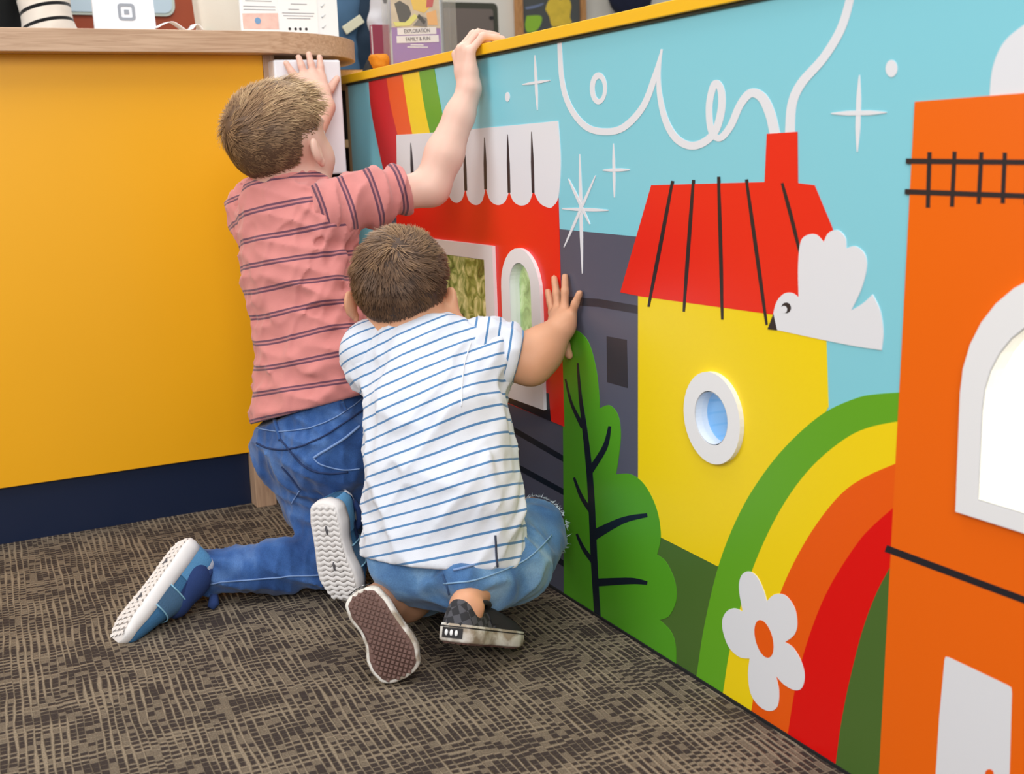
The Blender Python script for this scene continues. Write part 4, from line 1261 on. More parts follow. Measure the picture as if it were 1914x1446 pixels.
s.cut(WC1 + V3(0, 0, 0.03), V3(0, 0, 1) - 0.5 * V3(0.894, -0.449, 0), 0.003)
cdir = unit(AL1 - KL1)
s.cut(AL1 + cdir * 0.014, cdir, 0.003)
s.cut((0, 0, 0.004), (0, 0, -1), 0.004)
jf = [(at_y(505, 838, 1.78), at_y(640, 900, 1.77), 0.010, -0.006), (at_y(520, 895, 1.79), at_y(565, 940, 1.78), 0.008, -0.006), (at_y(560, 940, 1.78), at_y(680, 900, 1.76), 0.012, -0.006),
      (at_y(490, 850, 1.80), at_y(560, 860, 1.78), 0.008, 0.004), (at_y(500, 880, 1.80), at_y(560, 890, 1.78), 0.007, 0.004), (at_y(575, 985, 1.78), at_y(640, 1010, 1.78), 0.010, -0.007),
      (on_floor(440, 1050, .08), on_floor(480, 1100, .06), 0.009, 0.004), (on_floor(400, 1045, .07), on_floor(410, 1100, .05), 0.006, -0.004), (on_floor(560, 1045, .09), on_floor(600, 1090, .06), 0.009, 0.005)]
def warpj(P):
    o = 0.0018 * snoise(P, 10, 11) - 0.0036 * crease(P, (0.8, -0.4, -0.4), 17, 12) - 0.0018 * crease(P, (0.2, 0.2, 1), 28, 13)
    for a, b2, w_, h_ in jf: o += fold(P, a, b2, w_, h_)
    return o
jeans, jv, jq = solid_obj('jeans', s, 0.0034, DEN1, boy1, warpj, 2)
JB = bvh_of(jv, jq)
def drape(bvh, pix, n=8, lift=0.0012):
    """points of a seam laid on the cloth where the line of sight to a photo point meets it"""
    out = []
    for p in catmull(pix, n, False):
        h = bvh.ray_cast(Vector(CAM), Vector(ray(*p)).normalized())
        if h[0] is not None:
            out.append(np.array(h[0]) + np.array(h[1]) * lift)
    return out
def seam(parent, bvh, pix, r, m, name='seam'):
    pts = drape(bvh, pix)
    if len(pts) > 2: return tube(name, pts, r, m, parent, 6)
seam(jeans, JB, [(480, 800), (530, 806), (590, 796), (640, 772), (675, 745)], 0.0011, STITCH)
seam(jeans, JB, [(480, 828), (505, 838), (545, 838), (600, 818), (650, 785), (680, 765)], 0.0016, SEAMD)
seam(jeans, JB, [(512, 782), (522, 815), (545, 845), (572, 872), (610, 885), (650, 882)], 0.0017, SEAMD)
seam(jeans, JB, [(528, 872), (545, 892), (562, 915)], 0.0015, SEAMD)
seam(jeans, JB, [(562, 915), (553, 928), (545, 940)], 0.0011, STITCH)
seam(jeans, JB, [(368, 1094), (420, 1087), (480, 1082), (540, 1077), (600, 1074)], 0.0013, STITCH)
seam(jeans, JB, [(383, 1036), (376, 1062), (374, 1090), (378, 1112)], 0.0011, STITCH)
for p in ([(513, 782), (519, 800), (524, 822)], [(638, 750), (642, 760), (645, 768)]):
    seam(jeans, JB, p, 0.0035, DEN1, 'belt_loop')
# back pocket
seam(jeans, JB, [(586, 856), (610, 840), (640, 822), (672, 796)], 0.0022, STITCH, 'pocket_edge')
seam(jeans, JB, [(586, 856), (600, 868), (640, 878), (672, 876)], 0.0012, STITCH, 'pocket_edge')
hemp = []
ha = unit(np.cross(cdir, (0, 0, 1))); hb = np.cross(cdir, ha)
for i in range(25):
    a = 2 * math.pi * i / 24
    hemp.append(AL1 + cdir * 0.013 + (ha * math.cos(a) + hb * math.sin(a)) * 0.0362)
tube('hem', hemp, 0.0028, DEN1, jeans, 6)

# shoes
SNK = dict(sole=mat('white_rubber', (232, 228, 226), 0.55, var=0.04, vscale=30), dark=mat('sole_print', (90, 88, 92), 0.8))
K_TEAL = mat('teal_knit', (62, 116, 160), 0.85, bump=0.4, bscale=500); K_SKY = mat('sky_knit', (96, 158, 206), 0.85, bump=0.4, bscale=500)
K_NAVY = mat('navy_knit', (34, 58, 110), 0.9, bump=0.3, bscale=500); K_SLATE = mat('slate_knit', (72, 108, 140), 0.9, bump=0.4, bscale=500)
K_WHT = mat('white_heel_cap', (236, 238, 244), 0.6); K_LINE = mat('pale_blue_piping', (140, 190, 214), 0.7)
def sneaker(parent, heel, toe, up, side):
    L = float(np.linalg.norm(np.asarray(toe) - np.asarray(heel)))
    sh, W, bandup, section, tz, L = shoe(parent, heel, toe, up, L, 0.076, SNK, 'sneaker', side)
    u = bandup('upper', 0.0, 1.0, K_TEAL, sh)
    bandup('heel_band', 0.0, 0.34, K_SKY, u, 0.0010, 0.0, 1.0)
    bandup('collar', 0.10, 0.52, K_NAVY, u, 0.0018, 0.26, 0.74)
    bandup('collar_side', 0.28, 0.50, K_NAVY, u, 0.0016, 0.10, 0.90)
    bandup('heel_cap', 0.0, 0.30, K_WHT, u, 0.0036, 0.20, 0.80)
    bandup('strap', 0.46, 0.66, K_SLATE, u, 0.0022)
    for x in (0.46, 0.66):
        tube('piping', section(x, 18, 0.0015, 0.0028), 0.0013, K_LINE, u, 6)
    # ankle sock lining
    tube('collar_rim', [W(L * (0.25 + 0.15 * math.cos(a)), 0.020 * math.sin(a), 0.064) for a in np.linspace(0, 2 * math.pi, 21)], 0.006, K_NAVY, u, 8)
    return sh, W
s1h, s1t = at_y(346, 1000, 1.865), on_floor(206, 1190, 0.010)
sneaker(boy1, s1h, s1t, (0.62, -0.12, -0.75), 1)
s2t = on_floor(640, 1130, 0.012); s2h = at_y(600, 938, 1.705)
sneaker(boy1, s2h, s2t, (0.80, 0.60, -0.02), -1)
b = Solid()
sh_f = s1h + unit(s1t - s1h) * 0.05 + unit(V3(0.62, -0.12, -0.75)) * 0.05
b.chain([AL1 - cdir * 0.03, AL1 + cdir * 0.012, sh_f], [0.026, 0.025, 0.025], 0.01)
solid_obj('ankle', b, 0.003, SKIN1, boy1, smooth=1)
sk = Solid(); sk.chain([sh_f, AL1 + cdir * 0.040], [0.027, 0.028], 0.01); sk.limb(sh_f, sh_f + unit(s1t - s1h) * 0.045, 0.027, 0.026, 0.02)
solid_obj('sock', sk, 0.003, K_NAVY, boy1, None, 1)
tube('sock_tab', [AL1 + V3(0.000, -0.035, -0.028), AL1 + V3(-0.004, -0.045, -0.038), AL1 + V3(-0.010, -0.048, -0.043)], [0.007, 0.009, 0.006], K_NAVY, boy1, 8)
# ------------------------------------------------------------------ younger boy, squatting, in a white shirt with blue stripes
STR2 = striped_cloth('white_striped_jersey', (222, 226, 236), (84, 130, 178), 0.0178, 0.0031, False)
boy2 = empty('person', (-0.24, 1.52, 0))
tag(boy2, 'brown-haired boy in a white shirt with blue stripes squatting, hand on mural', 'person', 'boys looking into the mural windows')
F2 = unit((0.62, 0.78, 0.0)); L2 = unit((-0.78, 0.62, 0.0))
B0, B1, B2, B3 = at_y(828, 1030, 1.490), at_y(830, 930, 1.500), at_y(818, 800, 1.530), at_y(806, 705, 1.570)
SC2 = at_y(800, 660, 1.597)
SL2, SR2 = SC2 + 0.082 * L2, SC2 - 0.090 * L2 + V3(0, 0, 0.004)
NB2 = at_y(768, 628, 1.617)
HC2 = at_y(749, 541, 1.635)
ER2 = at_y(992, 674, 1.515)
WR2 = on_wall(1049, 612, -0.026)
PV2 = at_y(832, 1022, 1.497)
HL2, HR2 = PV2 + 0.048 * L2, PV2 - 0.048 * L2
KR2 = at_y(992, 980, 1.545)
KL2 = V3(-0.235, 1.61, 0.052)

s2 = dict(L=0.176)
b2t = on_floor(948, 1206, 0.004)
_d = float(-(ROT.T @ (b2t - CAM))[2])
for _k in range(60):
    b2h = at_d(843, 1199, _d - 0.04 - 0.003 * _k)
    if np.linalg.norm(b2h - b2t) > 0.170: break
b1t = on_floor(758, 1268, 0.012); b1h = at_y(668, 1104, 1.455)
UR = unit((0.06, 0.10, 0.97)); UL = unit((0.40, 0.86, -0.10))
AR2 = b2h + unit(b2t - b2h) * 0.048 + UR * 0.054
AL2 = b1h + unit(b1t - b1h) * 0.040 + UL * 0.062

b = Solid()
w2, A2 = head_solid(b, HC2, (0.44, 0.89, 0.06), (-0.03, -0.06, 0.99), 0.90)
b.limb(w2(-0.018, 0, -0.055), NB2, 0.036, 0.039, 0.02)
b.limb(NB2 + V3(0, 0, -0.006), SC2 + V3(0, 0, -0.018), 0.041, 0.047, 0.03)
b.chain([SC2, B3, B2, B1, PV2], [0.07, 0.075, 0.078, 0.078, 0.078], 0.03, (F2, 1.3))
b.limb(SL2, SR2, 0.034, 0.034, 0.03)
b.chain([SR2, SR2 + (ER2 - SR2) * 0.55, ER2], [0.034, 0.033, 0.032], 0.014)
b.limb(ER2 + V3(-0.004, -0.006, -0.010), ER2 + V3(0, -0.004, -0.004), 0.020, 0.022, 0.02)
b.chain([ER2, ER2 + (WR2 - ER2) * 0.35, WR2], [0.033, 0.0325, 0.0205], 0.014)
EL2 = SL2 + V3(0.09, 0.08, -0.12); WL2 = V3(-0.03, 1.820, 0.250)
b.chain([SL2, EL2, WL2], [0.038, 0.031, 0.021], 0.012)
X_ = lambda x, y, d=0.006: on_wall(x, y, -d)
hand_from(b, WR2, [X_(1068, 590, .012), X_(1055, 578, .013), X_(1043, 578, .012), X_(1034, 584, .011)],
          [[X_(1075, 568, .010), X_(1083, 548)], [X_(1056, 545, .010), X_(1056, 517)], [X_(1040, 548, .010), X_(1036, 520)], [X_(1029, 564, .009), X_(1024, 545)]],
          [X_(1047, 628, .018), X_(1055, 643, .010), X_(1064, 664, .0065)], 0.0066, wr=0.019)
hand_from(b, WL2, [V3(-.012, 1.865, 0.275), V3(-.012, 1.865, 0.262), V3(-.012, 1.863, 0.249), V3(-.012, 1.860, 0.237)],
          [[V3(-.008, 1.885, 0.285), V3(-.007, 1.905, 0.290)], [V3(-.008, 1.888, 0.265), V3(-.007, 1.910, 0.268)], [V3(-.008, 1.884, 0.248), V3(-.007, 1.905, 0.246)], [V3(-.008, 1.878, 0.232), V3(-.007, 1.894, 0.228)]],
          [V3(-.02, 1.830, 0.265), V3(-.010, 1.845, 0.290), V3(-.008, 1.855, 0.305)], 0.0062, wr=0.019)
b.limb(HR2, KR2, 0.042, 0.036, 0.02); b.chain([KR2 + V3(0.01, 0.02, 0), KR2 + (AR2 - KR2) * 0.45 + V3(0.012, 0.02, -0.012), AR2], [0.034, 0.027, 0.019], 0.02)
b.limb(HL2, KL2, 0.042, 0.036, 0.02); b.chain([KL2, KL2 + (AL2 - KL2) * 0.4, AL2], [0.043, 0.040, 0.026], 0.02)
b.limb(AR2, b2h + unit(b2t - b2h) * 0.045 + UR * 0.040, 0.0195, 0.022, 0.012)
for sg in (-1, 1):
    b.ell(AR2 + sg * 0.016 * unit(np.cross(UR, b2t - b2h)) + V3(0, 0, -0.004), V3(0.008, 0.008, 0.009), None, 0.010)
b.limb(AL2, b1h + unit(b1t - b1h) * 0.045 + UL * 0.034, 0.025, 0.024, 0.012)
solid_obj('body', b, 0.003, SKIN2, boy2, smooth=1)
face_parts(boy2, w2, A2, 0.90, mat('brown_eyebrow', (84, 60, 44), 0.8))

HAIR2 = hair_material('brown_hair', (58, 42, 34), (112, 84, 62), (176, 138, 98))
def reg2(d):
    f, l, u = d
    lim = -0.82 + 0.75 * max(0, f + 0.40) + (0.75 * max(0, f - 0.35))
    if abs(l) > 0.60 and -0.32 < f < 0.4: lim = max(lim, 0.02)
    return u - lim
def len2(d):
    f, l, u = d
    return 0.010 + 0.012 / (1 + math.exp(-(u - 0.0) * 5))
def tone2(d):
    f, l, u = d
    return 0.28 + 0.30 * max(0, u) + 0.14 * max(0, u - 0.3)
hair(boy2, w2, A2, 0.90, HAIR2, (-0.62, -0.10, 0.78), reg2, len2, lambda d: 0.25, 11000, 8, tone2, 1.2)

# shirt
s = Solid()
s.chain([B0 + (B0 - B1) * 0.3, B0, B1, B2, B3], [0.112, 0.112, 0.109, 0.103, 0.091], 0.03, (F2, 1.30))
s.limb(SL2 + V3(0, 0, -0.014), SR2 + V3(0, 0, -0.014), 0.050, 0.050, 0.04)
s.limb(NB2 + V3(0, 0, -0.022), SC2 + V3(0, 0, -0.03), 0.052, 0.07, 0.035)
UPB = unit(B1 - B0)
s.cut(at_y(800, 1066, 1.405), -unit(UPB + V3(0.03, 0, 0)), 0.004)
nb2_up = unit(w2(-0.01, 0, 0) - NB2)
s.limb(NB2 - nb2_up * 0.01, NB2 + nb2_up * 0.08, 0.046, 0.052, 0.004, None, 'sub')
fl2 = [(at_y(905, 780, 1.420), at_y(925, 930, 1.400), 0.008, 0.008), (at_y(925, 930, 1.400), at_y(935, 1055, 1.395), 0.008, 0.007), (at_y(690, 840, 1.475), at_y(740, 930, 1.415), 0.009, 0.010), (at_y(740, 930, 1.415), at_y(690, 945, 1.445), 0.008, -0.008),
       (at_y(735, 945, 1.415), at_y(850, 935, 1.400), 0.009, 0.006), (at_y(940, 730, 1.445), at_y(895, 690, 1.445), 0.008, 0.010), (at_y(930, 760, 1.435), at_y(885, 720, 1.435), 0.008, -0.008), (at_y(905, 715, 1.440), at_y(800, 800, 1.430), 0.010, 0.006),
       (at_y(970, 900, 1.415), at_y(945, 965, 1.400), 0.008, 0.008), (at_y(985, 930, 1.420), at_y(955, 1010, 1.400), 0.008, 0.007), (at_y(685, 780, 1.505), at_y(700, 880, 1.465), 0.009, 0.008), (at_y(760, 850, 1.420), at_y(890, 750, 1.435), 0.010, 0.006), (at_y(870, 640, 1.495), at_y(862, 720, 1.455), 0.007, 0.005)]
def warp2(P):
    o = 0.0020 * snoise(P * V3(1, 1, 2.0), 8, 21) - 0.0034 * crease(P, (0.8, -0.4, 0.5), 16, 25) - 0.0020 * crease(P, (0.4, -0.2, 1), 26, 26)
    for a, b2_, w_, h_ in fl2: o += fold(P, a, b2_, w_, h_ * 1.3)
    return o
def st2(P):
    c = (P - B0) @ unit(B3 - B0)
    lat = (P - B2) @ unit((0.894, -0.449, 0))
    hgt = np.clip((P[:, 2] - 0.12) / 0.32, 0, 1)
    return c - lat * (0.10 + 0.26 * hgt) + 0.003 * snoise(P, 6, 29)
shirt2, sv2, sq2 = solid_obj('shirt', s, 0.0032, STR2, boy2, warp2, 2, {'stripe': st2})
SE2 = SR2 + (ER2 - SR2) * 0.68
s = Solid()
SI2 = SR2 + (SC2 - SR2) * 0.40 + V3(0, 0, -0.014)
s.chain([SI2, SR2, SR2 + (SE2 - SR2) * 0.5, SE2 + (SE2 - SR2) * 0.1], [0.047, 0.047, 0.043, 0.040], 0.02)
s.cut(SE2, SE2 - SR2, 0.003)
sd2 = unit(SE2 - SR2)
solid_obj('sleeve', s, 0.003, STR2, shirt2, lambda P: 0.0026 * np.sin((P - SR2) @ sd2 * 170 + 4 * snoise(P, 6, 31)) - 0.0026 * crease(P, (0.2, -0.1, 1.0), 20, 33), 2,
          {'stripe': lambda P: (P - SR2) @ sd2 + 0.002 * snoise(P, 9, 35)})
ca = unit(np.cross(sd2, (0, 0, 1))); cb_ = np.cross(sd2, ca)
tube('cuff_edge', [SE2 - sd2 * 0.001 + 0.0405 * (ca * math.cos(a) + cb_ * math.sin(a)) for a in np.linspace(0, 2 * math.pi, 25)], 0.0016, mat('cuff_blue', (110, 150, 190), 0.9), shirt2, 6)
s = Solid()
SE2L = SL2 + (EL2 - SL2) * 0.7
s.chain([SL2 + (SC2 - SL2) * 0.3, SL2, SE2L], [0.050, 0.049, 0.042], 0.02); s.cut(SE2L, SE2L - SL2, 0.003)
solid_obj('sleeve', s, 0.004, STR2, shirt2, None, 2, {'stripe': st2})
nbp = []
ax_a = unit(np.cross(nb2_up, (0, 1, 0))); ax_b = np.cross(nb2_up, ax_a)
for i in range(25):
    a = 2 * math.pi * i / 24
    nbp.append(NB2 + nb2_up * 0.012 + 0.045 * (ax_a * math.cos(a) + ax_b * math.sin(a)))
tube('neck_band', nbp, 0.005, mat('white_rib', (232, 234, 240), 0.9), shirt2, 8)
SB2 = bvh_of(sv2, sq2)
seam(shirt2, SB2, [(926, 1000), (927, 1030), (929, 1058)], 0.0016, mat('shirt_slit', (60, 66, 84), 0.9), 'side_slit')
seam(shirt2, SB2, [(880, 640), (866, 690), (862, 760)], 0.0009, MATS['white_rib'], 'back_seam')

# denim shorts
s = Solid()
s.chain([B1, PV2], [0.084, 0.086], 0.03, (F2, 1.25))
s.limb(PV2 + 0.04 * L2 - 0.022 * F2 + V3(0, 0, -0.012), PV2 - 0.04 * L2 - 0.022 * F2 + V3(0, 0, -0.012), 0.058, 0.056, 0.04)
KE = KR2 + (KR2 - HR2) * 0.05
KC = KE + V3(-0.006, -0.012, -0.008)
s.chain([HR2 + V3(-0.004, -0.012, -0.034), HR2 + (KE - HR2) * 0.5 + V3(-0.012, -0.030, -0.026), KC], [0.058, 0.057, 0.053], 0.03)
KLE = HL2 + (KL2 - HL2) * 0.86
s.chain([HL2, KLE + (KL2 - HL2) * 0.1], [0.058, 0.054], 0.03)
s.limb(at_y(862, 1082, 1.408), at_y(970, 1064, 1.44), 0.027, 0.034, 0.03)
s.cut(B1, UPB, 0.004)
rd = unit(KE - HR2)
solid_cut = KC + rd * 0.014
s.cut(solid_cut, rd, 0.003)
s.cut((0, 0, 0.012), (0, 0, -1), 0.004)
sf = [(at_y(850, 1075, 1.415), at_y(1000, 1010, 1.445), 0.010, -0.004), (at_y(960, 990, 1.445), at_y(930, 1060, 1.415), 0.010, 0.004), (at_y(760, 1090, 1.415), at_y(830, 1085, 1.405), 0.010, -0.005),
      (at_y(1000, 960, 1.495), at_y(960, 1040, 1.445), 0.009, 0.004), (at_y(800, 1110, 1.445), at_y(790, 1080, 1.415), 0.010, 0.005)]
def warpsh(P):
    o = 0.0016 * snoise(P, 10, 41) - 0.0034 * crease(P, (0.8, -0.4, 0.3), 18, 42)
    for a, b2_, w_, h_ in sf: o += fold(P, a, b2_, w_, h_)
    return o
shorts, hv, hq = solid_obj('shorts', s, 0.004, DEN2, boy2, warpsh, 2)
HB = bvh_of(hv, hq)
seam(shorts, HB, [(830, 1090), (880, 1085), (930, 1070), (990, 1040), (1030, 1000)], 0.0012, mat('light_stitch', (132, 168, 202), 0.9))
seam(shorts, HB, [(848, 1065), (880, 1058), (905, 1052)], 0.0018, STITCH, 'pocket_edge')
seam(shorts, HB, [(828, 1072), (836, 1095), (840, 1110)], 0.0014, mat('shorts_dark_seam', (58, 86, 126), 0.9))
# frayed cuff at the raised knee
V, F = [], []
rs = np.random.RandomState(4)
ha = unit(np.cross(rd, (0, 0, 1))); hb = np.cross(rd, ha)
for i in range(260):
    a = rs.rand() * 2 * math.pi
    o = solid_cut + (ha * math.cos(a) + hb * math.sin(a)) * 0.0515
    d = unit(rd + 0.5 * rs.randn(3)); sdv = unit(np.cross(d, rs.randn(3))) * 0.0007; l_ = 0.004 + 0.006 * rs.rand()
    k = len(V); V += [o - sdv, o + sdv, o + d * l_]; F.append((k, k + 1, k + 2))
mesh_obj('frayed_edge', V, F, mat('frayed_threads', (206, 218, 230), 0.9), shorts)['kind'] = 'stuff'

# shoes: dark checked slip-ons
def checked(name, a, b_, scale):
    m = bpy.data.materials.new(name); m.use_nodes = True
    nt = m.node_tree; bs = nt.nodes['Principled BSDF']; bs.inputs['Roughness'].default_value = 0.9
    at = nt.nodes.new('ShaderNodeTexCoord'); mp = nt.nodes.new('ShaderNodeMapping'); mp.inputs['Rotation'].default_value = (0.3, 0.2, 0.7)
    ck = nt.nodes.new('ShaderNodeTexChecker'); ck.inputs['Scale'].default_value = scale
    ck.inputs['Color1'].default_value = (*lin(a), 1); ck.inputs['Color2'].default_value = (*lin(b_), 1)
    nt.links.new(at.outputs['Object'], mp.inputs[0]); nt.links.new(mp.outputs[0], ck.inputs['Vector']); nt.links.new(ck.outputs[0], bs.inputs['Base Color'])
    return m
CHK = checked('black_grey_check', (44, 44, 48), (78, 78, 84), 95)
CANV = mat('black_canvas', (34, 32, 34), 0.9)
def fox_mat():
    m = mat('scuffed_white_rubber', (222, 216, 204), 0.6)
    nt = m.node_tree; bs = nt.nodes['Principled BSDF']; tc = nt.nodes.new('ShaderNodeTexCoord')
    n = nt.nodes.new('ShaderNodeTexNoise'); n.inputs['Scale'].default_value = 38; n.inputs['Detail'].default_value = 5; nt.links.new(tc.outputs['Object'], n.inputs['Vector'])
    cr = nt.nodes.new('ShaderNodeValToRGB'); e = cr.color_ramp.elements
    e[0].position = 0.42; e[0].color = (*lin((160, 146, 128)), 1); e[1].position = 0.58; e[1].color = (*lin((226, 222, 214)), 1)
    nt.links.new(n.outputs['Fac'], cr.inputs[0]); nt.links.new(cr.outputs[0], bs.inputs['Base Color'])
    return m
SLP = dict(fox=fox_mat(), outsole=mat('brown_gum_rubber', (112, 84, 76), 0.75, var=0.1, vscale=40), dark=mat('black_sole_line', (30, 28, 30), 0.7))
def slipon(parent, heel, toe, up, side):
    sh, W, bandup, section, tz, L = shoe(parent, heel, toe, up, float(np.linalg.norm(np.asarray(toe) - np.asarray(heel))), 0.072, SLP, 'slip', side)
    u = bandup('upper', 0.0, 1.0, CHK, sh)
    bandup('toe_vamp', 0.46, 1.0, CANV, u, 0.0010)
    bandup('opening', 0.10, 0.50, mat('shoe_lining', (26, 25, 27), 0.95), u, 0.0012, 0.28, 0.72)
    bandup('elastic_gore', 0.40, 0.50, CANV, u, 0.0016, 0.06, 0.3); bandup('elastic_gore', 0.40, 0.50, CANV, u, 0.0016, 0.7, 0.94)
    tube('collar_rim', [W(L * (0.27 + 0.19 * math.cos(a)), 0.022 * math.sin(a), 0.052 - 0.004 * math.cos(2 * a)) for a in np.linspace(0, 2 * math.pi, 21)], 0.0035, CANV, u, 8)
    # heel badge
    V, F = [], []
    n = 8
    for i in range(n + 1):
        a = math.pi * (0.30 + 0.40 * i / n)
        y = 0.0262 * math.cos(a); x = 0.10 * L * (1 - math.sin(a)) - 0.0022
        V += [W(x, y, 0.005), W(x, y, 0.0185)]
    for i in range(n): F.append((2 * i, 2 * i + 1, 2 * i + 3, 2 * i + 2))
    hbg = mesh_obj('heel_badge', V, F, SLP['dark'], sh)
    so = hbg.modifiers.new('thick', 'SOLIDIFY'); so.thickness = 0.001
    for yy in (-0.0075, 0.0, 0.0075):
        bm = bmesh.new(); bmesh.ops.create_uvsphere(bm, u_segments=8, v_segments=6, radius=1)
        for v in bm.verts: v.co = Vector(W(-0.0022 + v.co.x * 0.0012, yy + v.co.y * 0.0026, 0.0118 + v.co.z * 0.0042))
        bm_obj('heel_badge_mark', bm, mat('badge_white', (230, 230, 230), 0.6), sh, True)
slipon(boy2, b2h, b2t, UR, -1)
slipon(boy2, b1h, b1t, UL, 1)
# ------------------------------------------------------------------ things on and behind the counter
def text_mesh(name, txt, size, material, parent, mtx, extrude=0.0006):
    c = bpy.data.curves.new(name, 'FONT'); c.body = txt; c.size = size; c.extrude = extrude; c.align_x = 'CENTER'; c.align_y = 'CENTER'
    o = bpy.data.objects.new(name, c); COL.objects.link(o)
    bpy.context.view_layer.update()
    me = bpy.data.meshes.new_from_object(o.evaluated_get(bpy.context.evaluated_depsgraph_get()))
    bpy.data.objects.remove(o, do_unlink=True)
    me.materials.clear(); me.materials.append(material)
    me.transform(mtx)
    r = bpy.data.objects.new(name, me); COL.objects.link(r); r.parent = parent
    r.location = -Vector(parent.location)
    if parent.parent is not None: r.location = -(Vector(parent.location) + Vector(parent.parent.location))
    return r
def rrect(w, h, r, n=6):
    pts = []
    for cx_, cy_, a0 in ((w / 2 - r, h / 2 - r, 0), (-w / 2 + r, h / 2 - r, 90), (-w / 2 + r, -h / 2 + r, 180), (w / 2 - r, -h / 2 + r, 270)):
        for i in range(n + 1):
            a = math.radians(a0 + 90 * i / n); pts.append(np.array((cx_ + r * math.cos(a), cy_ + r * math.sin(a))))
    return pts
class Face:
    """an upright board facing -y: local (x right, z up) around a centre, thickness along y"""
    def __init__(self, c, rz=0.0, rx=0.0):
        self.m = frame_mtx(Vector(c), rz, rx)
    def place(self, y0, y1, ox=0.0, oz=0.0):
        return lambda p, k: tuple(self.m @ Vector((p[0] + ox, y0 if k == 0 else y1, p[1] + oz)))
    def text(self, x, z, y=-0.001):
        return self.m @ Matrix.Translation((x, y, z)) @ Matrix.Rotation(math.pi / 2, 4, 'X')
def mpp(y):     # metres per pixel for an upright board facing the aisle at distance y
    return abs(at_y(801, 40, y)[0] - at_y(800, 40, y)[0])

WHITEP = mat('white_plastic', (232, 236, 242), 0.35)
PAPER = mat('white_paper', (244, 244, 244), 0.8)
GREYI = mat('grey_ink', (150, 152, 158), 0.8)
BLKI = mat('black_ink', (34, 34, 36), 0.8)

# point-of-sale tablet
Y_ = 2.62
a, b_ = at_y(177, 57, Y_), at_y(291, 57, Y_)
wd = b_[0] - a[0]
pos = empty('card_tablet', ((a[0] + b_[0]) / 2, Y_, ZT1))
tag(pos, 'white card-payment tablet with a grey square logo on the counter', 'tablet')
hgt = 0.20
fc = Face(((a[0] + b_[0]) / 2, Y_, ZT1 + hgt / 2 + 0.002), 0, math.radians(-6))
prism('tablet_back', [rrect(wd, hgt, 0.010)], fc.place(0.0, 0.012), WHITEP, pos)
lc = at_y(236, 25, Y_)
ox, oz = lc[0] - (a[0] + b_[0]) / 2, lc[2] - (ZT1 + hgt / 2)
LG = mat('logo_grey', (150, 156, 166), 0.5)
prism('logo_ring', [rrect(0.034, 0.034, 0.007), rrect(0.0225, 0.0225, 0.003)], fc.place(-0.0012, 0.0, ox, oz), LG, pos)
prism('logo_square', [rrect(0.0095, 0.0095, 0.001)], fc.place(-0.0012, 0.0, ox, oz), LG, pos)
prism('stand', [[np.array((-0.03, -hgt / 2)), np.array((0.03, -hgt / 2)), np.array((0.02, 0.02)), np.array((-0.02, 0.02))]], fc.place(0.012, 0.06), WHITEP, pos)

# strip of white paper beside it
pt = [at_y(x, y, 2.60) for x, y in ((292, 54), (305, 47), (320, 43), (333, 50), (345, 58), (357, 56), (364, 48), (370, 50), (376, 58))]
pb = empty('receipt_paper', tuple(pt[4])); tag(pb, 'crumpled white receipt strip lying beside the card tablet', 'paper')
V, F = [], []
for i, p in enumerate(catmull(pt, 5, False)):
    V += [p + V3(0, -0.02, 0), p + V3(0, 0.03, 0.004)]
    V[-1][2] = max(V[-1][2], ZT1 + 0.001); V[-2][2] = max(V[-2][2], ZT1 + 0.001)
for i in range(len(V) // 2 - 1): F.append((2 * i, 2 * i + 1, 2 * i + 3, 2 * i + 2))
rp = mesh_obj('strip', V, F, PAPER, pb, True)
so = rp.modifiers.new('thick', 'SOLIDIFY'); so.thickness = 0.0012
pp0 = at_y(310, 50, 2.62)
prism('folded_sheet', [[np.array((-0.017, 0)), np.array((0.022, 0)), np.array((0.016, 0.012)), np.array((-0.012, 0.008))]], Face((pp0[0], 2.63, ZT1 + 0.001)).place(0, 0.03), PAPER, pb)

# beige tote with a teal patch
Y_ = 2.78
tx0, tx1 = at_y(375, 50, Y_)[0], at_y(452, 50, Y_)[0]
tt = empty('tote_bag', ((tx0 + tx1) / 2, Y_, ZT1)); tag(tt, 'beige canvas tote with a teal corner standing on the counter', 'bag')
def bag_mesh():
    bm = bmesh.new(); add_box(bm, (tx0, Y_, ZT1 + 0.001), (tx1 + 0.03, Y_ + 0.07, ZT1 + 0.22), 0.012, 3)
    bmesh.ops.subdivide_edges(bm, edges=bm.edges[:], cuts=3, use_grid_fill=True)
    for v in bm.verts:
        v.co.y += 0.006 * math.sin(v.co.z * 40 + v.co.x * 30); v.co.x += 0.004 * math.sin(v.co.z * 33)
    return bm
bm_obj('body', bag_mesh(), mat('beige_canvas', (222, 214, 200), 0.9, bump=0.3, bscale=600), tt, True)
pc = Face((tx0 + 0.024, Y_ - 0.008, ZT1 + 0.03))
prism('teal_patch', [path([[(-0.018, -0.028), (-0.02, 0.0), (-0.012, 0.018), (0.002, 0.004), (0.012, -0.028)]])], pc.place(0, 0.008), mat('teal_print', (150, 214, 202), 0.9), tt)
for x in (tx0 + 0.02, tx1):
    tube('handle', [V3(x, Y_ + 0.02, ZT1 + 0.21), V3(x + 0.006, Y_ + 0.015, ZT1 + 0.29), V3(x + 0.02, Y_ + 0.03, ZT1 + 0.30), V3(x + 0.026, Y_ + 0.04, ZT1 + 0.21)], 0.006, MATS['beige_canvas'], tt)

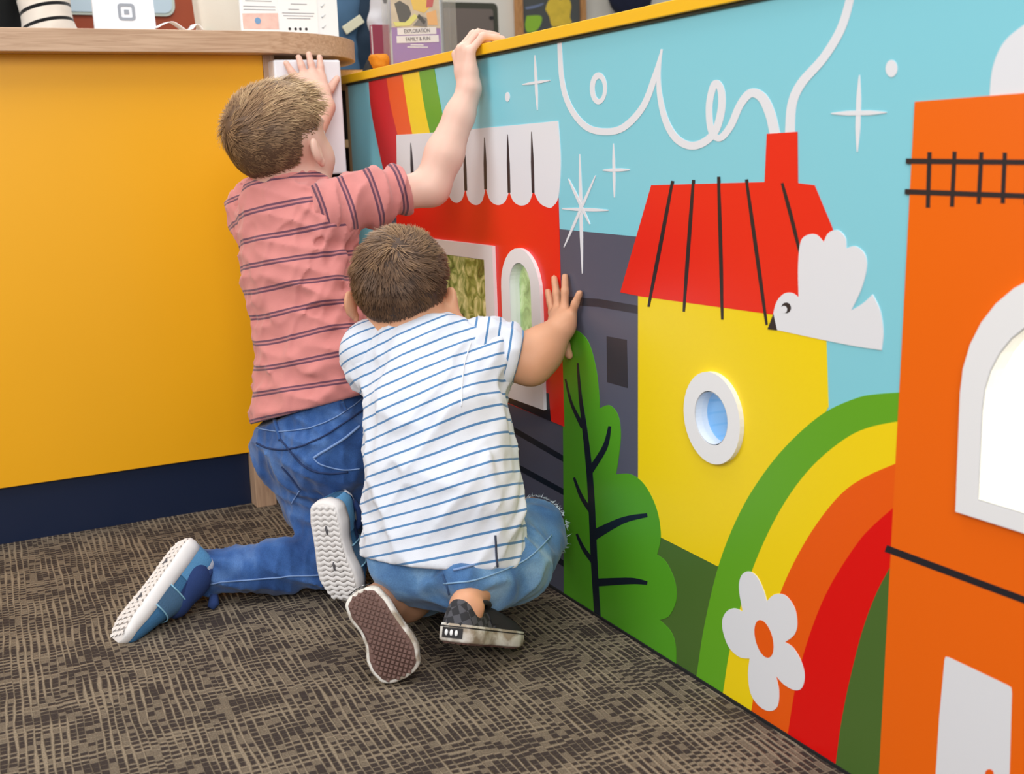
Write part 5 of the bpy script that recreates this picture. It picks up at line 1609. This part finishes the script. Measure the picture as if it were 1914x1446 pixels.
# leaflet stand
Y_ = 2.52
k_ = mpp(Y_)
c0 = at_y(452, 61, Y_); c1 = at_y(633, 61, Y_)
ls = empty('leaflet_stand', ((c0[0] + c1[0]) / 2, Y_, ZT1)); tag(ls, 'white upright leaflet board with printed flyers at the counter end', 'sign')
fx = Face((c0[0], Y_, ZT1 + 0.001))
W_ = c1[0] - c0[0]
prism('board', [[np.array(p) for p in ((0, 0), (W_, 0), (W_, 0.24), (0, 0.24))]], fx.place(0.0, 0.006), mat('white_board', (238, 242, 244), 0.5), ls)
prism('foot', [[np.array(p) for p in ((0.02, 0), (W_ - 0.02, 0), (W_ - 0.02, 0.004), (0.02, 0.004))]], fx.place(0.006, 0.09), MATS['white_board'], ls)
def zz(py): return at_y(540, py, Y_)[2] - ZT1 - 0.001
def xx_(px): return (px - 452) / 181.0 * W_
for nm, x0, x1 in (('flyer', 455, 520), ('flyer', 522, 594)):
    prism(nm, [[np.array(p) for p in ((xx_(x0), 0.002), (xx_(x1), 0.002), (xx_(x1), 0.19), (xx_(x0), 0.19))]], fx.place(-0.0012, 0.0), PAPER, ls)
prism('picture', [[np.array(p) for p in ((xx_(455), zz(55)), (xx_(520), zz(55)), (xx_(520), zz(25)), (xx_(455), zz(27)))]], fx.place(-0.0018, -0.0012), mat('pink_print', (240, 196, 184), 0.8, var=0.25, vscale=60), ls)
prism('picture_dot', [circle(xx_(482), zz(40), 0.0065, 20)], fx.place(-0.0026, -0.0016), mat('blue_dot', (120, 160, 200), 0.7), ls)
for py, x0, x1 in ((14, 458, 516), (20, 458, 516), (4, 462, 510), (25, 528, 588), (30, 530, 586), (35, 536, 580), (8, 545, 575), (18, 540, 560)):
    prism('text_line', [[np.array(p) for p in ((xx_(x0), zz(py)), (xx_(x1), zz(py)), (xx_(x1), zz(py) + 0.0013), (xx_(x0), zz(py) + 0.0013))]], fx.place(-0.0018, -0.0012), GREYI, ls)
for x in (540, 551, 560, 571):
    prism('small_figure', [circle(xx_(x), zz(54), 0.0030, 10)], fx.place(-0.0018, -0.0012), BLKI, ls)
for py in (10, 30, 50):
    prism('tick_mark', [[np.array((xx_(601), zz(py))), np.array((xx_(603), zz(py) - 0.003)), np.array((xx_(609), zz(py) + 0.005)), np.array((xx_(604), zz(py) - 0.0005))]], fx.place(-0.0012, 0), GREYI, ls)

# striped-sleeved adult behind the counter
adult = empty('person', (-0.98, 3.2, 0))
tag(adult, 'adult in a black top and striped sleeve standing behind the counter', 'person')
S_ = at_y(32, -250, 3.14); E_ = at_y(96, 75, 3.06); H_ = at_y(190, 150, 3.02)
s = Solid()
TC = S_ + V3(-0.155, 0.05, 0)
w3, A3 = head_solid(s, TC + V3(0, 0.0, 0.27), (0.35, -0.93, -0.05), (0, 0, 1), 1.15)
s.limb(w3(-0.02, 0, -0.06), TC + V3(0, 0.0, 0.02), 0.055, 0.06, 0.03)
s.chain([TC, TC + V3(0, 0, -0.3), TC + V3(0, 0, -0.5)], [0.12, 0.12, 0.13], 0.03, ((0.35, -0.93, 0), 1.4))
s.limb(TC + V3(-0.15, -0.04, -0.03), S_ + V3(-0.04, 0, -0.03), 0.05, 0.05, 0.03)
s.chain([S_, E_, H_], [0.05, 0.04, 0.03], 0.02)
for sg in (-1, 1):
    s.chain([TC + V3(sg * 0.09, 0, -0.5), TC + V3(sg * 0.10, 0.02, -0.85), V3(TC[0] + sg * 0.10, TC[1] + 0.02, 0.07)], [0.09, 0.065, 0.045], 0.03)
    s.limb(V3(TC[0] + sg * 0.10, TC[1] + 0.04, 0.035), V3(TC[0] + sg * 0.11, TC[1] - 0.12, 0.03), 0.035, 0.028, 0.02)
hw_ = unit(H_ - E_)
hand_from(s, H_, [H_ + hw_ * 0.08 + V3(0, 0, q) for q in (0.03, 0.01, -0.01, -0.03)], [[H_ + hw_ * 0.12 + V3(0, 0, q * 1.2), H_ + hw_ * 0.16 + V3(0, -0.01, q * 1.3)] for q in (0.03, 0.01, -0.01, -0.03)],
          [H_ + hw_ * 0.02 + V3(0, -0.01, 0.02), H_ + hw_ * 0.06 + V3(0, -0.02, 0.05)], 0.009, wr=0.028)
solid_obj('body', s, 0.006, SKIN1, adult, smooth=1)
face_parts(adult, w3, A3, 1.15, MATS['brown_eyebrow'])
s = Solid()
s.chain([TC + V3(0, 0, -0.02), TC + V3(0, 0, -0.3), TC + V3(0, 0, -0.62)], [0.145, 0.145, 0.15], 0.03, ((0.35, -0.93, 0), 1.3))
s.limb(TC + V3(-0.15, -0.04, -0.04), S_ + V3(-0.05, 0, -0.04), 0.065, 0.065, 0.03)
solid_obj('black_top', s, 0.008, mat('black_knit', (16, 20, 22), 0.9), adult, lambda P: 0.003 * snoise(P, 6, 51))
s = Solid()
for sg in (-1, 1):
    s.chain([TC + V3(sg * 0.08, 0, -0.55), TC + V3(sg * 0.10, 0.02, -0.85), V3(TC[0] + sg * 0.10, TC[1] + 0.02, 0.10)], [0.12, 0.085, 0.07], 0.03)
solid_obj('trousers', s, 0.008, mat('dark_trousers', (30, 32, 40), 0.9), adult)
s = Solid()
s.chain([S_ + V3(-0.02, 0, 0), S_ + (E_ - S_) * 0.5, E_, E_ + (H_ - E_) * 0.8], [0.075, 0.062, 0.058, 0.045], 0.02)
STR3 = striped_cloth('cream_striped_knit', (226, 216, 204), (20, 20, 22), 0.036, 0.0085)
solid_obj('striped_sleeve', s, 0.005, STR3, adult, lambda P: 0.003 * snoise(P, 9, 55), 2, {'stripe': lambda P: axis_param(P, [S_, E_]) + 0.10 * ((P - E_) @ V3(1, 0, 0))})
hair(adult, w3, A3, 1.15, HAIR2, (-0.6, 0.0, 0.8), reg2, lambda d: 0.03, lambda d: 0.1, 2500, 18, tone2, 0.5, 0.003)

# terracotta cabinet with a pale screen, behind the counter
Y_ = 3.75
x0, x1 = at_y(40, 50, Y_)[0], at_y(384, 50, Y_)[0]
cb = empty('display_cabinet', ((x0 + x1) / 2, Y_ + 0.2, 0)); tag(cb, 'terracotta cabinet with a pale blue rounded screen behind the tablet', 'cabinet')
TER = mat('terracotta_laminate', (172, 72, 32), 0.5, var=0.05, vscale=8)
box('body', (x0, Y_, 0.0), (x1, Y_ + 0.35, 1.75), TER, cb, 0.004)
sx0, sx1 = at_y(80, 20, Y_)[0], at_y(326, 20, Y_)[0]; sz = at_y(250, 30, Y_)[2]
prism('screen_frame', [[p + np.array(((sx0 + sx1) / 2, sz + 0.21)) for p in rrect(sx1 - sx0, 0.42, 0.03)]], lambda p, k: (p[0], Y_ - (0.012 if k == 0 else 0), p[1]), mat('cream_screen_edge', (216, 226, 214), 0.5), cb)
prism('screen', [[p + np.array(((sx0 + sx1) / 2, sz + 0.21)) for p in rrect(sx1 - sx0 - 0.016, 0.404, 0.025)]], lambda p, k: (p[0], Y_ - (0.016 if k == 0 else 0.01), p[1]), mat('pale_blue_panel', (206, 226, 238), 0.5), cb)

# clothes rack with dark garments between leaflet stand and brochure holder
Y_ = 3.6
def blob(name, label, cat, pts, radii, material, squash=None, seed=0, res=0.008):
    c = sum(pts) / len(pts)
    e = empty(name, (c[0], c[1], c[2])); tag(e, label, cat)
    s = Solid(); s.chain(pts, radii, 0.03, squash)
    solid_obj('body', s, res, material, e, lambda P: 0.006 * snoise(P, 8, seed) + 0.003 * snoise(P, 20, seed + 1))
    return e
NAVYF = mat('navy_fleece', (34, 52, 70), 0.95, var=0.2, vscale=20); BLUEF = mat('dusty_blue_fabric', (74, 106, 136), 0.95, var=0.15, vscale=20)
rk = empty('clothes_rail', (0.30, Y_, 0)); tag(rk, 'metal clothes rail behind the wooden counter end', 'rail')
ra = at_y(630, -60, Y_); rb_ = at_y(735, -60, Y_)
MET = mat('brushed_metal', (170, 172, 176), 0.35, metal=0.9)
tube('rail', [V3(ra[0], Y_, ra[2]), V3(rb_[0] + 0.15, Y_, ra[2])], 0.012, MET, rk)
for x in (ra[0], rb_[0] + 0.15):
    tube('upright', [V3(x, Y_, 0.0), V3(x, Y_, ra[2])], 0.012, MET, rk); tube('foot', [V3(x, Y_ - 0.2, 0.012), V3(x, Y_ + 0.2, 0.012)], 0.012, MET, rk)
def garment(name, label, px, mt, seed, yy, zlo, r=0.05):
    p0 = at_y(px[0], -45, yy); p1 = at_y(px[1], px[2], yy)
    e = blob(name, label, 'jacket', [p0 + V3(0, 0, 0.0), (p0 + p1) / 2, p1, V3(p1[0], yy, zlo)], [r * 0.6, r, r * 1.1, r * 1.2], mt, ((0, 1, 0), 1.6), seed)
    tube('hanger_hook', [p0 + V3(0, 0, 0.02), p0 + V3(0, 0, 0.055), V3(p0[0] + 0.01, p0[1], ra[2] + 0.012)], 0.004, MET, e)
    return e
jk1 = garment('jacket', 'dusty blue jacket hanging on the clothes rail', (644, 640, 30), BLUEF, 61, Y_, 0.60, 0.045)
garment('jacket', 'dark navy jacket hanging on the clothes rail beside a maroon folder', (698, 692, 70), NAVYF, 64, Y_, 0.55, 0.055)
cbx = at_y(660, 46, 3.545)
box('care_label', (-0.035, -0.003, -0.013), (0.035, 0.003, 0.013), mat('cream_card', (232, 226, 196), 0.7), jk1, 0.001, 2, Matrix.Translation(cbx) @ Matrix.Rotation(math.radians(-32), 4, 'Y'))  # tilted cream box of unknown kind, attached to the jacket for support
m0, m1 = at_y(699, 100, 3.15), at_y(728, 46, 3.15)
mf = empty('folder', ((m0[0] + m1[0]) / 2, 3.15, m0[2])); tag(mf, 'maroon folder standing upright beside the brochure holder', 'folder')
MAR = mat('maroon_card', (150, 60, 80), 0.8)
box('cover', (m0[0], 3.15, 0.921), (m1[0], 3.156, m1[2]), MAR, mf, 0.001); box('cover', (m0[0], 3.168, 0.921), (m1[0], 3.174, m1[2]), MAR, mf, 0.001)
box('pages', (m0[0] + 0.002, 3.1565, 0.922), (m1[0] - 0.002, 3.1675, m1[2] - 0.003), PAPER, mf)
wl = at_y(708, 20, 3.20)
blob('plush_toy', 'tall pale grey plush toy standing behind the maroon folder', 'toy', [V3(wl[0], wl[1], 0.953), wl + V3(-0.005, 0, -0.03), wl + V3(0.01, 0, 0.03), wl + V3(0.0, 0, 0.09)], [0.026, 0.024, 0.022, 0.027], mat('pale_grey_plush', (206, 204, 208), 0.95), None, 71, 0.006)
# small things on top of the mural wall
CT = WALL_TOP + 0.0175
op = on_wall(706, 112, 0.06)
pl = empty('orange_plush', (0.06, op[1], CT)); tag(pl, 'small fuzzy orange plush ball sitting on the wall cap', 'toy')
s = Solid(); c_ = V3(0.06, op[1], CT + 0.021)
s.ell(c_, V3(0.024, 0.022, 0.021)); s.ell(c_ + V3(0.012, -0.012, 0.012), V3(0.009, 0.009, 0.009)); s.ell(c_ + V3(-0.014, -0.01, 0.012), V3(0.009, 0.009, 0.009)); s.ell(c_ + V3(-0.004, -0.018, -0.004), V3(0.008, 0.008, 0.007))
solid_obj('body', s, 0.003, mat('orange_fuzz', (216, 132, 22), 0.95, var=0.2, vscale=90, bump=0.8, bscale=400), pl, lambda P: 0.0015 * snoise(P, 60, 5))
bp_ = on_wall(686, 120, 0.02)
bk_ = empty('black_clip', (0.02, bp_[1], CT)); tag(bk_, 'black clip standing on the wall cap next to the orange plush', 'clip')
bm = bmesh.new(); bmesh.ops.create_cone(bm, segments=4, radius1=0.015, radius2=0.002, depth=0.026, cap_ends=True)
for v in bm.verts: v.co = Vector((0.022, bp_[1], CT + 0.0135)) + v.co
bm_obj('body', bm, mat('black_plastic', (12, 14, 16), 0.5), bk_)
box('base', (0.006, bp_[1] - 0.013, CT + 0.0002), (0.036, bp_[1] + 0.013, CT + 0.003), MATS['black_plastic'], bk_)
lw = box('side_board', (-0.055, 2.495, 0.868), (0.32, 2.80, 0.893), wood('light_oak_board', (226, 182, 112), (206, 158, 90), (30, 3, 30), 0.5))
tag(lw, 'light oak work surface joining counter and mural wall', 'worktop')
box('support', (0.28, 2.50, 0.0), (0.31, 2.79, 0.868), pw, lw)

# brochure holder with a flyer
bc = on_wall(728, 112, 0.085); YB = bc[1]
k_ = mpp(YB)
wB = 127 * k_; hB = 0.185
bh = empty('brochure_holder', (bc[0] + wB / 2, YB, CT)); tag(bh, 'clear acrylic brochure holder with a purple flyer on the wall cap', 'holder')
ACR = bpy.data.materials.new('clear_acrylic'); ACR.use_nodes = True
nt_ = ACR.node_tree; nt_.nodes.remove(nt_.nodes['Principled BSDF'])
t_ = nt_.nodes.new('ShaderNodeBsdfTransparent'); t_.inputs[0].default_value = (0.97, 0.97, 0.96, 1)
g_ = nt_.nodes.new('ShaderNodeBsdfPrincipled'); g_.inputs['Base Color'].default_value = (0.8, 0.78, 0.74, 1); g_.inputs['Roughness'].default_value = 0.15
x_ = nt_.nodes.new('ShaderNodeMixShader'); x_.inputs[0].default_value = 0.07
nt_.links.new(t_.outputs[0], x_.inputs[1]); nt_.links.new(g_.outputs[0], x_.inputs[2]); nt_.links.new(x_.outputs[0], nt_.nodes['Material Output'].inputs[0])
fb = Face((bc[0], YB, CT + 0.001))
R4 = lambda x0, z0, x1, z1: [np.array(p) for p in ((x0, z0), (x1, z0), (x1, z1), (x0, z1))]
prism('front_plate', [R4(0, 0, wB, hB)], fb.place(-0.004, -0.002), ACR, bh)
prism('back_plate', [R4(0, 0, wB, hB + 0.01)], fb.place(0.030, 0.032), ACR, bh)
prism('side_plate', [R4(0, 0, 0.003, hB)], fb.place(-0.002, 0.030), ACR, bh); prism('side_plate', [R4(wB - 0.003, 0, wB, hB)], fb.place(-0.002, 0.030), ACR, bh)
prism('base_plate', [R4(0, 0, wB, 0.003)], fb.place(-0.004, 0.034), ACR, bh)
fl0, fl1_ = 7 * k_, 97 * k_
zf = lambda py: at_y(780, py, YB)[2] - CT - 0.001
flyer = prism('flyer', [R4(fl0, 0.004, fl1_, hB - 0.004)], fb.place(0.0, 0.0012), mat('purple_print', (150, 112, 186), 0.7), bh)
prism('flyer_picture', [R4(fl0, zf(52), fl1_, hB - 0.004)], fb.place(-0.0006, 0.0), mat('photo_print', (206, 190, 170), 0.6, var=0.3, vscale=40), bh)
pic = [('dark_shape', (44, 44, 50), [(742, 8), (752, 2), (768, 12), (772, 26), (764, 42), (750, 44), (746, 26)]), ('yellow_shape', (236, 196, 70), [(770, -12), (800, -8), (806, 14), (796, 24), (776, 18)]),
       ('red_shape', (196, 60, 66), [(802, -4), (816, -8), (812, 12), (800, 14)]), ('orange_shape', (236, 176, 104), [(800, 24), (818, 18), (820, 46), (802, 46)]), ('lime_shape', (226, 222, 120), [(760, 42), (778, 26), (784, 32), (768, 48), (742, 50), (738, 42)]),
       ('grey_shape', (110, 104, 106), [(774, 48), (790, 30), (800, 34), (800, 50)]), ('dark_shape', (54, 52, 56), [(786, 26), (798, 40), (794, 46), (782, 32)])]
for i, (nm, rgb, pts) in enumerate(pic):
    prism(nm, [[np.array(((p[0] - 728) * k_, zf(p[1]))) for p in pts]], fb.place(-0.0009 - 0.0002 * i, -0.0004), mat('photo_%s_%d' % (nm, i), rgb, 0.6), bh)
WTX = mat('flyer_white', (236, 232, 240), 0.7)
for (x0, y0, x1, y1), tx, dy in (((745, 66, 817, 52), 'EXPLORATION', 0), ((743, 81, 821, 67), 'FAMILY & FUN', 0)):
    prism('title_plate', [[np.array(((x0 - 728) * k_, zf(y0))), np.array(((x1 - 728) * k_, zf(y0 - 3))), np.array(((x1 - 728) * k_, zf(y1 - 2))), np.array(((x0 - 728) * k_, zf(y1 + 1)))]], fb.place(-0.0009, 0.0), WTX, bh)
    text_mesh('title_text', tx, 0.0105, mat('flyer_ink', (52, 40, 72), 0.7), bh, fb.text(((x0 + x1) / 2 - 728) * k_, (zf(y0) + zf(y1)) / 2 + 0.001, -0.0012) @ Matrix.Rotation(math.radians(3), 4, 'Z') @ Matrix.Diagonal((0.86, 1.1, 1, 1)), 0.0003)
for y0, x0, x1 in ((84, 768, 792), (88, 762, 800)):
    prism('small_text_line', [R4((x0 - 728) * k_, zf(y0 + 1), (x1 - 728) * k_, zf(y0 - 1))], fb.place(-0.0007, 0.0), WTX, bh)

# far wall: dark screen, chalkboard, hanging garment
Y_ = 4.6
k_ = mpp(Y_)
a, b_ = at_y(820, 88, Y_), at_y(930, 6, Y_)
tv = empty('monitor', ((a[0] + b_[0]) / 2, Y_, 0)); tag(tv, 'dark grey monitor with rounded corners on a stand in the background', 'monitor')
wv, hv_ = b_[0] - a[0], 0.30
ft = Face(((a[0] + b_[0]) / 2, Y_, b_[2] - hv_ / 2))
prism('housing', [rrect(wv, hv_, 0.022)], ft.place(0, 0.04), mat('olive_black_plastic', (64, 64, 50), 0.5), tv)
prism('rear_panel', [rrect(wv - 0.05, hv_ - 0.05, 0.012)], ft.place(-0.006, 0.0), mat('grey_brown_plastic', (112, 100, 92), 0.6), tv)
prism('catch', [rrect(0.018, 0.012, 0.003)], ft.place(-0.010, 0.0, wv / 2 - 0.035, hv_ / 2 - 0.06), mat('black_catch', (30, 28, 28), 0.5), tv)
box('stand_post', ((a[0] + b_[0]) / 2 - 0.03, Y_ + 0.01, 0.02), ((a[0] + b_[0]) / 2 + 0.03, Y_ + 0.035, b_[2] - hv_ + 0.02), MATS['olive_black_plastic'], tv, 0.003)
box('stand_foot', ((a[0] + b_[0]) / 2 - 0.16, Y_ - 0.12, 0.0), ((a[0] + b_[0]) / 2 + 0.16, Y_ + 0.14, 0.02), MATS['olive_black_plastic'], tv, 0.004)
Y_ = 5.17
a, b_ = at_y(967, 90, Y_), at_y(1091, -40, Y_)
cbw, cbh = b_[0] - a[0], 0.42
cc = ((a[0] + b_[0]) / 2, Y_, at_y(1030, 75, Y_)[2] + cbh / 2)
bd = empty('chalkboard', cc); tag(bd, 'small wood-framed chalkboard with green and yellow chalk drawing on the wall', 'chalkboard')
fk = Face(cc)
FRW = wood('warm_frame_wood', (206, 150, 92), (180, 124, 70), (20, 20, 3), 0.5)
prism('board', [rrect(cbw - 0.01, cbh - 0.01, 0.002)], fk.place(-0.006, 0.02), mat('slate_board', (84, 86, 84), 0.8, var=0.12, vscale=14), bd)
for x0, z0, x1, z1 in ((-cbw / 2, -cbh / 2, -cbw / 2 + 0.028, cbh / 2), (cbw / 2 - 0.028, -cbh / 2, cbw / 2, cbh / 2), (-cbw / 2 + 0.028, cbh / 2 - 0.028, cbw / 2 - 0.028, cbh / 2), (-cbw / 2 + 0.028, -cbh / 2, cbw / 2 - 0.028, -cbh / 2 + 0.028)):
    prism('frame_bar', [R4(x0, z0, x1, z1)], fk.place(-0.018, 0.022), FRW, bd)
def fkp(px, py):
    p = at_y(px, py, Y_); return np.array((p[0] - cc[0], p[2] - cc[2]))
prism('chalk_shape', [path([[fkp(*p) for p in ((983, 30), (1009, 30), (1010, 44), (1000, 58), (984, 60), (980, 46))]])], fk.place(-0.0075, -0.0055), mat('green_chalk', (150, 196, 62), 0.9), bd)
prism('chalk_shape', [path([[fkp(*p) for p in ((1018, 18), (1024, 2), (1036, -6), (1046, 0), (1060, -4), (1066, 10), (1064, 32), (1066, 44), (1040, 50), (1030, 48), (1026, 32))]])], fk.place(-0.0075, -0.0055), mat('yellow_chalk', (232, 198, 70), 0.9, var=0.2, vscale=40), bd)
prism('chalk_shape', [path([[fkp(*p) for p in ((980, 14), (1000, 10), (1014, 6), (1012, 10), (996, 16), (982, 18))]])], fk.place(-0.0075, -0.0055), mat('blue_chalk', (120, 132, 160), 0.9), bd)
hg0 = at_y(1180, -30, 4.9)
hk = tag(box('coat_hook', (hg0[0] - 0.015, 5.10, hg0[2] + 0.24), (hg0[0] + 0.015, 5.199, hg0[2] + 0.27), MET, None, 0.004), 'metal coat hook on the cream wall above the navy coat', 'hook')
gb = at_y(1180, 8, 5.06)
blob('coat', 'dark navy fleece coat hanging on the far wall', 'coat', [V3(gb[0], 5.09, gb[2] + 0.25), V3(gb[0], 5.08, gb[2] + 0.1), V3(gb[0] + 0.01, 5.08, gb[2] + 0.055)], [0.06, 0.11, 0.125], mat('navy_fleece_coat', (30, 36, 60), 0.98, var=0.3, vscale=60), ((0, 1, 0), 1.7), 81)
